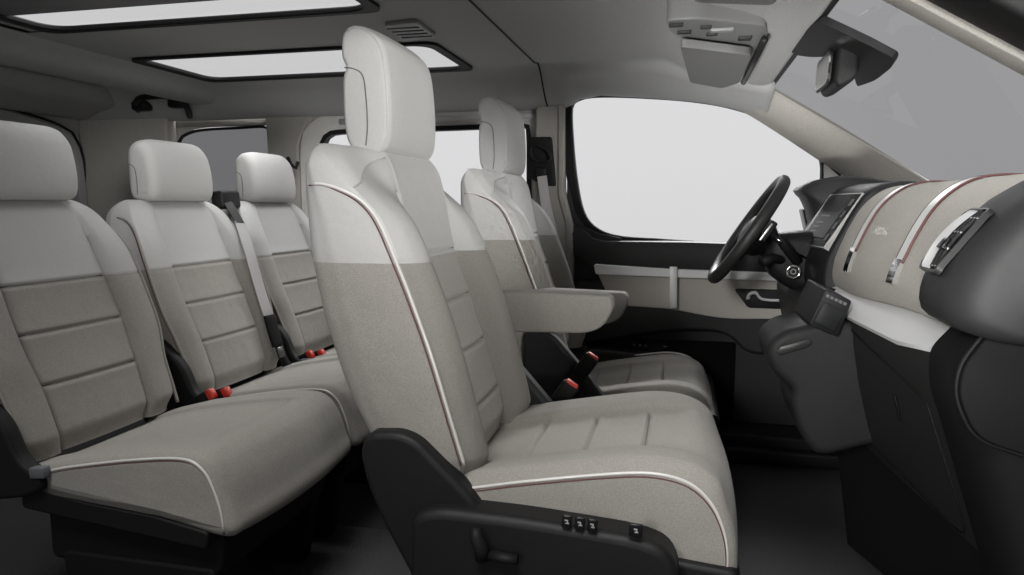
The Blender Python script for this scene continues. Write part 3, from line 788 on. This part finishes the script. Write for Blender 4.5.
# ------------------------------------------------------------------ windscreen and pillars
wsx = thing('windscreen', 'large grey tinted windscreen above the dashboard', 'windscreen', (.5, 0, 1.5))
def ws(u, v):  # u across, v down
    y = .74 * u; x = .275 + .62 * v + .085 * (1 - u * u) * v; z = 1.697 - .385 * v - .02 * math.sin(math.pi * v) * 0
    return (x, y, z)
us_, vs_ = np.linspace(-1, 1, 25), np.linspace(0, 1, 16)
V = [ws(u, v) for v in vs_ for u in us_]
obj('glass_pane', V, [(i * 25 + j, i * 25 + j + 1, (i + 1) * 25 + j + 1, (i + 1) * 25 + j) for i in range(15) for j in range(24)], G_WIND, wsx)
obj('rubber_seal', *tube([ws(u, 0) for u in us_], .008, 8), BLACK, wsx)


def pillar(s):
    lo = np.array([(.15, 1.655), (.219, 1.618), (.33, 1.545), (.454, 1.459), (.60, 1.36), (.68, 1.30)])
    hi = np.array([(.235, 1.715), (.270, 1.694), (.395, 1.618), (.529, 1.533), (.741, 1.392), (.84, 1.325)])
    L = curve(lo, 30); Hh = curve(hi, 30); R = []
    for a, b in zip(L, Hh):
        m = (a + b) / 2
        R.append([(a[0], s * .83, a[1]), (a[0] + .01, s * .795, a[1] + .006), (a[0] * .75 + b[0] * .25, s * .765, a[1] * .75 + b[1] * .25), (m[0], s * .748, m[1]),
                  (a[0] * .2 + b[0] * .8, s * .735, a[1] * .2 + b[1] * .8), (b[0], s * .735, b[1]), (b[0] + .01, s * .75, b[1] + .01), (b[0], s * .83, b[1])])
    return rings(R)


ap = tag(obj('windscreen_pillar', *pillar(1), TRIM, auto=60), 'beige windscreen pillar between driver window and windscreen on the far side', 'pillar', 'windscreen pillars')
ap2 = thing('windscreen_pillar', 'near windscreen pillar crossing the top right corner, beige inside and black outside', 'pillar', (.5, -.76, 1.5), 'windscreen pillars')
A0, A1 = np.array([.15, 1.72]), np.array([.84, 1.30])


def bar(off0, off1, y0, y1):
    d = (A1 - A0) / np.linalg.norm(A1 - A0); n = np.array([-d[1], d[0]])
    a, b = A0 - d * .05, A1 + d * .1
    return plate([tuple(a + n * off0), tuple(b + n * off0), tuple(b + n * off1), tuple(a + n * off1)], y0, y1)


obj('inner_trim', *bar(-.060, .02, -.80, -.752), TRIM, ap2, bevel=.002)
obj('outer_frame', *bar(-.055, .085, -.90, -.802), BLACK, ap2, bevel=.01)
tri = rounded([atx(822, 160, .84), atx(822, 183, .84), atx(848, 183, .84)], .004)
obj('quarter_trim', *plate(tri, .832, .85), LIGHT, dr, bevel=.002)
obj('quarter_seal', *tube([(x, .832, z) for x, z in tri] , .004, 6, True), BLACK, dr)

# mirror with sensor housing on the glass
mi = thing('rear_view_mirror', 'black rear-view mirror hanging from the windscreen below its dark sensor housing', 'mirror', tuple(at(845, 60, -.02)))
mo = rounded([atx(839, 43, -.13), atx(852, 40, -.13), atx(861, 45, -.13), atx(860, 73, -.13), atx(851, 83, -.13), atx(839, 87, -.13), atx(834, 80, -.13)], .012, 5)
obj('mirror_shell', *pillow(resample(mo, 60), -.13, .05, .012, 12), BLACK, mi, auto=60)
g0, g1 = np.array(atx(836.5, 45, -.13)), np.array(atx(832.5, 84, -.13))
gm = (g0 + g1) / 2; gd = (g1 - g0) / np.linalg.norm(g1 - g0); gn = np.array([gd[1], -gd[0]])
if gn[0] > 0: gn = -gn
for (hh, off, mt, nm) in ((.46, .003, DARK, 'mirror_rim'), (.42, .006, mat('mirror_glass', (.85, .85, .85), .12, metal=1), 'mirror_face')):
    c = gm + gn * off; L_ = np.linalg.norm(g1 - g0) * hh
    o_ = rounded([(-.118, -L_), (.04, -L_), (.04, L_), (-.118, L_)], .02, 6)
    V1 = [(c[0] + gd[0] * b, a, c[1] + gd[1] * b) for a, b in o_]; V2 = [(p[0] + gn[0] * .004, p[1], p[2] + gn[1] * .004) for p in V1]
    obj(nm, *rings([V1, V2]), mt, mi, auto=40)
# housing: a wedge against the glass
def wsy(x, y):
    u = y / .74; v = (x - .275) / (.62 + .085 * (1 - u * u)); return 1.697 - .385 * v
def on_glass(px, py): return march(px, py, lambda p: p[0] > .2 and p[2] >= wsy(p[0], p[1]) - .002, -.70, .6)
hp_ = [on_glass(a, b) for a, b in rounded([(789, 41), (822, 13), (850, 26), (873, 37), (901, 52), (896, 61), (880, 74), (861, 81), (856, 62), (838, 50), (815, 51), (800, 49)], [2, 3, 2, 4, 5, 4, 6, 4, 6, 8, 6, 4], 4)]
gn_ = np.array([-.52, 0, -.85])
obj('sensor_housing', *rings([[p + gn_ * .001 for p in hp_], [p + gn_ * .018 for p in hp_]]), BLACK, mi, bevel=.008, seg=3, auto=45)
obj('mirror_arm', *tube([at(858, 44, -.02), at(855, 52, -.02), at(848, 62, -.02)], .014, 8), BLACK, mi)

# ------------------------------------------------------------------ dashboard
da = thing('dashboard', 'dashboard with beige fabric wrap, silver bands and charcoal lower part', 'dashboard', (.6, 0, .8))
WP = curve([(.80, 1.335), (.62, 1.352), (.55, 1.353), (.505, 1.338), (.465, 1.302), (.438, 1.255), (.415, 1.20), (.402, 1.165), (.400, 1.14), (.408, 1.118), (.43, 1.105), (.47, 1.095)], 60)


def wrap_pt(t, y, off=0.0):
    k = t * (len(WP) - 1); i = int(min(len(WP) - 2, math.floor(k))); f = k - i
    p = WP[i] * (1 - f) + WP[i + 1] * f; d = WP[i + 1] - WP[i]; d = d / np.linalg.norm(d)
    n = np.array([d[1], -d[0]])
    if n[0] > 0 and abs(n[0]) > abs(n[1]): n = -n
    if n[1] < 0 and abs(n[1]) > abs(n[0]) and p[1] > 1.2: n = -n
    near = 0
    p = p - np.array([.004, .030]) * float(smooth(1.20, 1.11, p[1])) * float(smooth(-.5, .1, y)) * (p[0] < .5)
    return np.array([p[0] + n[0] * off + near * 0, y, p[1] + n[1] * off])


def wrap_shell(y0, y1, m, name, off=0, t0=0., t1=1., ny_=14, thick=.02):
    R = []
    for y in np.linspace(y0, y1, ny_):
        o_ = [wrap_pt(t, y, off) for t in np.linspace(t0, t1, 70)]; i_ = [wrap_pt(t, y, off - thick) for t in np.linspace(t1, t0, 70)]
        R.append(o_ + i_)
    return obj(name, *rings(R), m, da, bevel=0, auto=60)


wrap = wrap_shell(-.618, .20, WRAP, 'fabric_wrap')
def tz(z):  # parameter on the rear face with this height
    ts = np.linspace(0, 1, 400); ps = np.array([wrap_pt(t, 0)[2] for t in ts]); c = np.where(ps < z)[0]
    c = [k for k in c if ts[k] > .25]
    return ts[c[0]]
for yb in (.03, -.35):
    bd = wrap_shell(yb - .026, yb + .017, BANDM, 'trim_band', off=.004, t0=.12, t1=tz(1.195), ny_=3, thick=.006)
    bd2 = wrap_shell(yb - .027, yb + .018, CHROME, 'band_tip', off=.006, t0=tz(1.197), t1=tz(1.14), ny_=3, thick=.008)
    path = [wrap_pt(t, yb - .0285, .003) for t in np.linspace(.12, tz(1.19), 50)]
    obj('stitching', *tube(path, .0026, 6), REDP, bd)
    path = [wrap_pt(t, yb + .0185, .003) for t in np.linspace(.12, tz(1.15), 50)]
    obj('stitching', *tube(path, .0018, 6), DARK, bd)
    bd2.parent = bd
# dark inner face of the band tips
# embossed word on the wrap
fc = bpy.data.curves.new('embossed_word', 'FONT'); fc.body = 'AIRBAG'; fc.size = .030; fc.extrude = .0006; fc.align_x = 'CENTER'; fc.align_y = 'CENTER'
fc.space_character = 1.1
fo = bpy.data.objects.new('embossed_word', fc); COL.objects.link(fo); fc.materials.append(mat('embossed_fabric', (.505, .485, .441), .75))
tt = tz(1.245); p = wrap_pt(tt, -.12, .0015); p2 = wrap_pt(tt + .02, -.12, .0015)
down = Vector(p2 - p).normalized(); right = Vector((0, -1, 0)); nrm = right.cross(-down)
M_ = Matrix.Translation(Vector(p) - da.location) @ Matrix(((right.x, -down.x, nrm.x), (right.y, -down.y, nrm.y), (right.z, -down.z, nrm.z))).to_4x4()
bpy.context.view_layer.update()
me_ = bpy.data.meshes.new_from_object(fo.evaluated_get(bpy.context.evaluated_depsgraph_get()))
bpy.data.objects.remove(fo); me_.transform(M_)
ew = bpy.data.objects.new('embossed_word', me_); COL.objects.link(ew); ew.parent = da

# top pad towards the windscreen
obj('top_pad', *rings([[(.55, y, 1.345), (.98, y, 1.318), (.98, y, 1.20), (.55, y, 1.20)] for y in np.linspace(-.76, .76, 12)]), DASHP, da, auto=40)

# near end: casing with the air vent
CP = np.array([(.80, 1.335), (.60, 1.350), (.52, 1.345), (.475, 1.322), (.445, 1.298), (.405, 1.25), (.378, 1.205), (.368, 1.165), (.375, 1.135), (.41, 1.115), (.47, 1.105), (.60, 1.10), (.80, 1.10)])
R = []
for y, k, sh in ((-.602, .93, .030), (-.608, .97, .014), (-.622, 1, .004), (-.66, 1, 0), (-.72, 1, 0), (-.755, .985, .004), (-.775, .93, .012), (-.785, .86, .02)):
    c = np.array([.62, 1.22]); o_ = c + (curve(CP, 60) - c) * k
    R.append([(x + sh * .3, y, z - .0) for x, z in o_])
casing = obj('vent_casing', *rings(R), DASHP, da, auto=55)
# vent: tilted rounded slot on the rear face of the casing
va = np.array([.438, 0, 1.297]); vb = np.array([.366, 0, 1.198])
d_ = (vb - va) / np.linalg.norm(vb - va); n_ = np.array([-abs(d_[2]), 0, abs(d_[0])])
def vent_pt(u, v, off):  # u along the fall, v across
    p = va + (vb - va) * u; bul = .011 * math.sin(math.pi * u); return p + n_ * (off + bul) + np.array([0, v, 0])
def slot(u0, u1, v0, v1, r, n=6): return rounded([(u0, v0), (u1, v0), (u1, v1), (u0, v1)], r, n)
Ls = np.linalg.norm(vb - va)
def vent_ring(o, i, t0, t1):
    R_ = [[vent_pt(a / Ls, b, t0) for a, b in o], [vent_pt(a / Ls, b, t1) for a, b in o], [vent_pt(a / Ls, b, t1) for a, b in i], [vent_pt(a / Ls, b, t0) for a, b in i], [vent_pt(a / Ls, b, t0) for a, b in o]]
    return rings(R_, True, False)
vo = slot(.004, Ls - .002, -.708, -.630, .012); vi_ = slot(.008, Ls - .012, -.715, -.634, .012)
vi_ = slot(.007, Ls - .006, -.705, -.633, .010)
vent = obj('air_vent', *vent_ring(vo, vi_, -.004, .005), mat('dark_chrome', (.035, .035, .035), .4, metal=.2), casing, auto=45)
obj('vent_cavity', *rings([[vent_pt(a / Ls, b, -.002) for a, b in vi_], [vent_pt(a / Ls, b, -.001) for a, b in vi_]]), BLACK, vent)
obj('vent_wing', *rings([[vent_pt(u, -.634, .004), vent_pt(u, -.662, -.0005), vent_pt(u, -.662, -.003), vent_pt(u, -.634, -.003)] for u in np.linspace(.05, .95, 14)]), SATIN, vent, auto=40)
for v in np.linspace(-.697, -.674, 3):
    obj('vent_slat', *rings([[vent_pt(u, v - .0015, -.0), vent_pt(u, v + .0015, -.0), vent_pt(u, v + .0015, .004), vent_pt(u, v - .0015, .004)] for u in np.linspace(.08, .92, 10)]), DARK, vent, smooth=False)
for u in np.linspace(.2, .9, 4):
    obj('vent_slat', *obox(vent_pt(u, -.685, .002), d_, (0, 1, 0), n_, .003, .034, .003), SILVER, vent, bevel=.001)
obj('vent_tab', *obox(vent_pt(.62, -.680, .004), d_, (0, 1, 0), n_, .018, .022, .008), GLOSS, vent, bevel=.002)

# white shelf trim below the wrap
TE = [(.22, .395, 1.080, .365, 1.050), (.15, .41, 1.082, .368, 1.046), (.0, .42, 1.086, .370, 1.046), (-.2, .43, 1.100, .375, 1.050), (-.45, .44, 1.115, .385, 1.055), (-.58, .448, 1.118, .400, 1.068), (-.64, .45, 1.120, .43, 1.105)]
R = []
for y, x0, z0, x1, z1 in TE:
    R.append([(x0 + .03, y, z0 + .01), (x0, y, z0), ((x0 + x1) / 2 - .003, y, (z0 + z1) / 2 + .003), (x1, y, z1), (x1 + .004, y, z1 - .008), (x0 + .03, y, z0 - .02)])
obj('shelf_trim', *rings(R), SATIN, da, auto=45)

# lower dash with the glove box
LPn = [(.445, 1.112), (.405, 1.062), (.408, 1.02), (.422, .98), (.45, .88), (.485, .77), (.515, .70), (.80, .66), (.80, 1.11)]
LPf = [(.415, 1.078), (.374, 1.043), (.372, 1.02), (.372, .98), (.385, .88), (.41, .77), (.44, .70), (.80, .66), (.80, 1.11)]
R = []
for k in np.linspace(0, 1, 14):
    y = -.60 + .72 * k
    o_ = np.array(LPn) * (1 - k) + np.array(LPf) * k
    R.append([(x, y, z) for x, z in rounded(o_, [.004, .012, .05, .05, .05, .06, .03, .01, .01], 6)])
lower = obj('lower_panel', *rings(R), DASHP, da, auto=50)
# side end of the lower dash, rounding to the door opening
R = []
for y, sx, sz in ((-.602, 0, 0), (-.64, 0, 0), (-.68, .006, .003), (-.71, .020, .008), (-.725, .042, .018)):
    o_ = np.array([(.435, 1.120), (.395, 1.07), (.398, 1.01), (.420, .95), (.455, .84), (.50, .70), (.53, .58), (.80, .50), (.80, 1.15)])
    o_ = o_ + np.array([(sx, -sz)] * 2 + [(sx, 0)] * 5 + [(0, 0)] * 2)
    R.append([(x, y, z) for x, z in rounded(o_, [.01, .02, .05, .08, .08, .05, .02, .01, .01], 6)])
endp = obj('end_panel', *rings(R), MATTE, da, auto=50)
ec = rounded([atx(1000, 318, -.727), atx(962, 365, -.727), atx(957, 395, -.727), atx(975, 438, -.727), atx(1060, 465, -.727), atx(1080, 320, -.727)], [.03, .03, .03, .03, .02, .02], 6)
obj('fuse_cover', *plate(ec, -.735, -.722), MATTE, endp, bevel=.003)
obj('fuse_cover_gap', *tube([(x, -.726, z) for x, z in curve(offset2(ec, .003)[0], 80, True)], .0035, 6, True), BLACK, endp)
# glove box lid outline and catch
def low_x(y, z):
    k = (y + .60) / .72; o_ = np.array(LPn) * (1 - k) + np.array(LPf) * k
    zz = o_[1:7, 1][::-1]; xx = o_[1:7, 0][::-1]; return float(np.interp(z, zz, xx))
gl = curve([(.09, 1.02), (-.25, 1.00), (-.50, .965), (-.53, .93), (-.55, .80), (-.53, .735), (-.45, .725), (-.2, .745), (.02, .775), (.06, .82)], 90, True)
obj('glove_box_gap', *tube([(low_x(y, z) - .0005, y, z) for y, z in gl], .0022, 6, True), BLACK, lower)
obj('glove_box_catch', *obox((low_x(-.36, .905) - .002, -.36, .905), (.25, 0, -.97), (0, 1, 0), (.97, 0, .25), .055, .012, .004), BLACK, lower, bevel=.002)
# footwell box under the glove box
ft = [(-.60, .60, .40), (-.20, .47, .42), (.06, .38, .45)]
V = []
for y, xb_, xt_ in ((-.70, .74, .62), (-.24, .56, .52), (-.20, .555, .515), (.10, .45, .40)):
    V.append([(xt_, y, .74), (xb_, y, .405), (.84, y, .405), (.84, y, .74)])
obj('footwell_panel', *rings(V), BLACK if False else DARK, da, auto=40)

# centre stack: dark panel with the screen
PT = curve([(.80, 1.335), (.60, 1.362), (.53, 1.362), (.475, 1.340), (.44, 1.29), (.405, 1.22), (.380, 1.165), (.372, 1.12), (.375, 1.08), (.40, 1.06), (.55, 1.05)], 60)
R = [[(x + dx, y, z - dz) for x, z in PT] + [(.80, y, 1.05)] for y, dx, dz in ((.201, .010, .004), (.21, .002, 0), (.30, -.013, 0), (.40, -.026, 0), (.47, -.035, 0), (.49, -.02, .002), (.50, .0, .004))]
stack = obj('centre_panel', *rings(R), DARK, da, auto=50)
def st_pt(u, y, off):
    a, b = np.array([.482, 1.330]), np.array([.385, 1.172]); p = a + (b - a) * u; d = (b - a) / np.linalg.norm(b - a)
    n = np.array([d[1], -d[0]]); n = -n if n[0] > 0 else n
    return np.array([p[0] + n[0] * off - .13 * (y - .2), y, p[1] + n[1] * off])
def st_ring(o, i, t0, t1):
    return rings([[st_pt(a, b, t0) for a, b in o], [st_pt(a, b, t1) for a, b in o], [st_pt(a, b, t1) for a, b in i], [st_pt(a, b, t0) for a, b in i], [st_pt(a, b, t0) for a, b in o]], True, False)
def st_rect(u0, u1, y0, y1): return [(u0, y0), (u1, y0), (u1, y1), (u0, y1)]
obj('screen_bezel', *st_ring(st_rect(.02, .96, .212, .468), st_rect(.032, .945, .2155, .4645), .0, .016), SILVER, stack, smooth=False)
scr = obj('screen', *rings([[st_pt(a, b, .0) for a, b in st_rect(.032, .945, .2155, .4645)], [st_pt(a, b, .012) for a, b in st_rect(.032, .945, .2155, .4645)]]), DARK, stack, smooth=False)
obj('display', *rings([[st_pt(a, b, .012) for a, b in st_rect(.12, .80, .275, .45)], [st_pt(a, b, .0145) for a, b in st_rect(.12, .80, .275, .45)]]), SCREEN, scr, smooth=False)
marks = []
for k, (u, w_) in enumerate(((.40, .05), (.52, .04), (.60, .03), (.68, .03))):
    marks.append(rings([[st_pt(a, b, .0146) for a, b in st_rect(u, u + .03, .42 - w_ * 1.5, .42)], [st_pt(a, b, .0152) for a, b in st_rect(u, u + .03, .42 - w_ * 1.5, .42)]]))
obj('display_text', *joinmesh(*marks), MARKG, scr, smooth=False)
for k in range(4):
    obj('button', *rings([[st_pt(a, b, .012) for a, b in st_rect(.12 + k * .2, .24 + k * .2, .24, .262)], [st_pt(a, b, .015) for a, b in st_rect(.12 + k * .2, .24 + k * .2, .24, .262)]]), GLOSS, stack, smooth=False)
# instrument hood and dark driver's side
hd = curve([(.80, 1.335), (.60, 1.375), (.50, 1.392), (.42, 1.385), (.362, 1.362), (.352, 1.345), (.375, 1.32), (.40, 1.25), (.385, 1.20), (.40, 1.12), (.45, 1.06), (.60, 1.05)], 60)
R = []
for y, dx, dz in ((.475, .05, .03), (.485, .02, .012), (.51, 0, 0), (.58, -.004, .002), (.66, .0, 0), (.72, .03, .012), (.76, .08, .03)):
    R.append([(x + dx, y, z - dz) for x, z in hd] + [(.80, y, 1.05)])
hood = obj('instrument_hood', *rings(R), DASHP, da, auto=50)
obj('hood_vent', *obox(at(808, 228, .70), (1, 0, .25), (0, 1, 0), (-.25, 0, 1), .02, .09, .13), GLOSS, hood, bevel=.006)
obj('hood_vent_ring', *tube(curve([at(806, 238, .68), at(810, 214, .68), at(813, 222, .66), at(809, 242, .66)], 24, True), .003, 6, True), SILVER, hood)
# column shroud with start button
so_ = curve([(.26, 1.215), (.34, 1.225), (.42, 1.215), (.48, 1.17), (.48, 1.08), (.40, 1.045), (.33, 1.05), (.27, 1.085), (.245, 1.13), (.245, 1.18)], 60, True)
shr = obj('column_shroud', *pillow(so_, .36, .545, .04, 14), DARK, da, auto=60)
bx = at(793, 271.5, .352)
for r0, r1, m_, nm, y0, y1 in ((0, .020, DARK, 'start_button', .345, .362), ):
    sb = obj(nm, *tube([(bx[0], y0, bx[2]), (bx[0], y1, bx[2])], .018, 24), m_, shr, auto=40)
obj('button_ring', *tube([(bx[0] + .018 * math.cos(a), .344, bx[2] + .018 * math.sin(a)) for a in np.linspace(0, 2 * math.pi, 28, endpoint=False)], .0035, 8, True), CHROME, sb)
obj('button_mark', *tube([(bx[0] + .007 * math.cos(a), .3445, bx[2] + .007 * math.sin(a)) for a in np.linspace(0, 2 * math.pi, 16, endpoint=False)], .0015, 6, True), MARK, sb)
obj('knee_panel', *plate(rounded([(.36, 1.08), (.32, 1.04), (.37, .80), (.50, .70), (.80, .70), (.80, 1.08)], .03), .16, .76), DARK, da, bevel=.012, auto=45)

# gear console at the middle
cs = rounded([atx(a, b, -.12) for a, b in ((766, 352), (771, 341), (786, 330), (808, 326), (835, 318), (880, 330), (900, 380), (900, 440), (818, 459), (800, 436), (791, 404), (794, 391), (772, 372))],
             [.015, .02, .02, .02, .02, .02, .02, .02, .03, .06, .03, .03, .03], 7)
con = obj('gear_console', *pillow(resample(cs, 140), -.12, .12, .022, 14), DASHP, da, auto=60)
obj('gear_selector', *tube(curve([at(783, 333, -.04), at(790, 329, -.035), at(802, 327, -.03), at(806, 331, -.03)], 12), [.012, .014, .014, .013, .012, .012, .012, .012, .011, .010, .010, .008], 10, flat=.6), GLOSS, con)
for k, (a, b) in enumerate(((786, 327), (791, 326), (797, 325))):
    obj('selector_mark', *obox(at(a, b, -.06), (1, 0, .2), (0, 1, 0), (-.2, 0, 1), .008, .012, .004), MARKG, con)
gloss_o = [at(776, 352, -.12), at(780, 346, -.12), at(808, 338, -.12), at(813, 341, -.12), at(809, 347, -.12), at(780, 356, -.12)]
obj('console_edge_trim', *plate([(p[0], p[2]) for p in gloss_o], -.124, -.11), mat('grey_console_trim', (.05, .05, .05), .35, metal=.3), con, bevel=.003)
cl0, cl1, cl2, cl3 = atx(826, 289, -.14), atx(852, 301, -.14), atx(838, 337, -.14), atx(809, 325, -.14)
cu = obj('control_unit', *plate(rounded([cl0, cl1, cl2, cl3], .006, 4), -.14, .10), DARK, da, bevel=.005)
# keys on the faces of the unit
for k in range(5):
    t = .16 + k * .16
    p = np.array(cl0) * (1 - t) + np.array(cl1) * t; q = np.array(cl3) * (1 - t) + np.array(cl2) * t
    m_ = p * .86 + q * .14
    obj('key', *obox((m_[0], -.1415, m_[1]), (.9, 0, -.43), (0, 1, 0), (.43, 0, .9), .0075, .004, .007), MARKG, cu, bevel=.001)
m_ = np.array(cl0) * .2 + np.array(cl1) * .2 + np.array(cl2) * .3 + np.array(cl3) * .3
obj('unit_display', *obox((m_[0], -.1405, m_[1]), (.9, 0, -.43), (0, 1, 0), (.43, 0, .9), .05, .003, .05), SCREEN, cu, bevel=.002)

# ------------------------------------------------------------------ steering wheel
top, bot = np.array(at(786, 177, .45)), np.array(at(711, 281, .45))
ctr = (top + bot) / 2; rad = np.linalg.norm(top - bot) / 2 - .014
uv = (top - bot) / np.linalg.norm(top - bot); yv = np.array([0, 1.0, 0]); nv = np.cross(yv, uv)
if nv[0] > 0: nv = -nv
swh = thing('steering_wheel', 'black leather steering wheel with thick rim in front of the driver seat', 'steering wheel', tuple(ctr))
ang = np.linspace(0, 2 * math.pi, 72, endpoint=False)
obj('rim', *tube([ctr + rad * (uv * math.cos(a) + yv * math.sin(a)) for a in ang], .0185, 14, True), mat('black_leather', (.022, .022, .022), .45, bump=.3, bscale=500), swh)
hub_c = ctr + nv * -.035
R = []
for off, rr in ((-.06, .05), (-.035, .075), (-.01, .082), (.012, .076), (.026, .058), (.032, .03)):
    R.append([ctr + nv * (off - .02) + rr * (uv * .8 * math.cos(a) + yv * 1.05 * math.sin(a)) for a in np.linspace(0, 2 * math.pi, 32, endpoint=False)])
obj('hub', *rings(R), DARK, swh, auto=60)
for a0 in (math.radians(95), math.radians(-95), math.radians(180)):
    d = uv * math.cos(a0) + yv * math.sin(a0); e = np.cross(d, nv)
    R = [[ctr + d * r_ + e * w_ * i + nv * (o_ + t_ * .008) for i, t_ in ((-1, -1), (1, -1), (1, 1), (-1, 1))] for r_, w_, o_ in ((.06, .03, -.03), (.11, .024, -.02), (rad, .018, 0))]
    spk = obj('spoke', *rings(R), DARK, swh, bevel=.004)
    obj('spoke_trim', *obox(ctr + d * .12 + nv * -.006, d, e, nv, .07, .022, .006), SILVER, spk, bevel=.002)
obj('column', *tube([ctr - nv * .03, ctr - nv * .16], .045, 20), BLACK, swh)
# stalk and pods behind the wheel
stk = thing('column_switch', 'dark stalk switches with silver tips behind the steering wheel', 'stalk switch', tuple(at(772, 235, .40)))
obj('stalk', *tube([at(790, 250, .42), at(775, 236, .34), at(768, 228, .30)], [.012, .012, .010], 10), DARK, stk)
obj('paddle', *obox(at(768, 231, .30), (.55, 0, .83), (0, 1, 0), (-.83, 0, .55), .065, .018, .022), DARK, stk, bevel=.005)
obj('paddle_face', *obox(at(766, 232, .288), (.55, 0, .83), (0, 1, 0), (-.83, 0, .55), .058, .004, .006), SILVER, stk, bevel=.001)
obj('stalk', *tube([at(798, 262, .36), at(784, 244, .34), at(778, 236, .33)], [.016, .015, .012], 10), BLACK, stk)
obj('stalk_tip', *tube([at(776, 238, .325), at(782, 243, .325)], [.006, .006], 8), CHROME, stk)
obj('wiper_stalk', *tube([at(790, 262, .40), at(773, 258, .34), at(762, 262, .32)], [.014, .014, .016], 10), BLACK, stk)
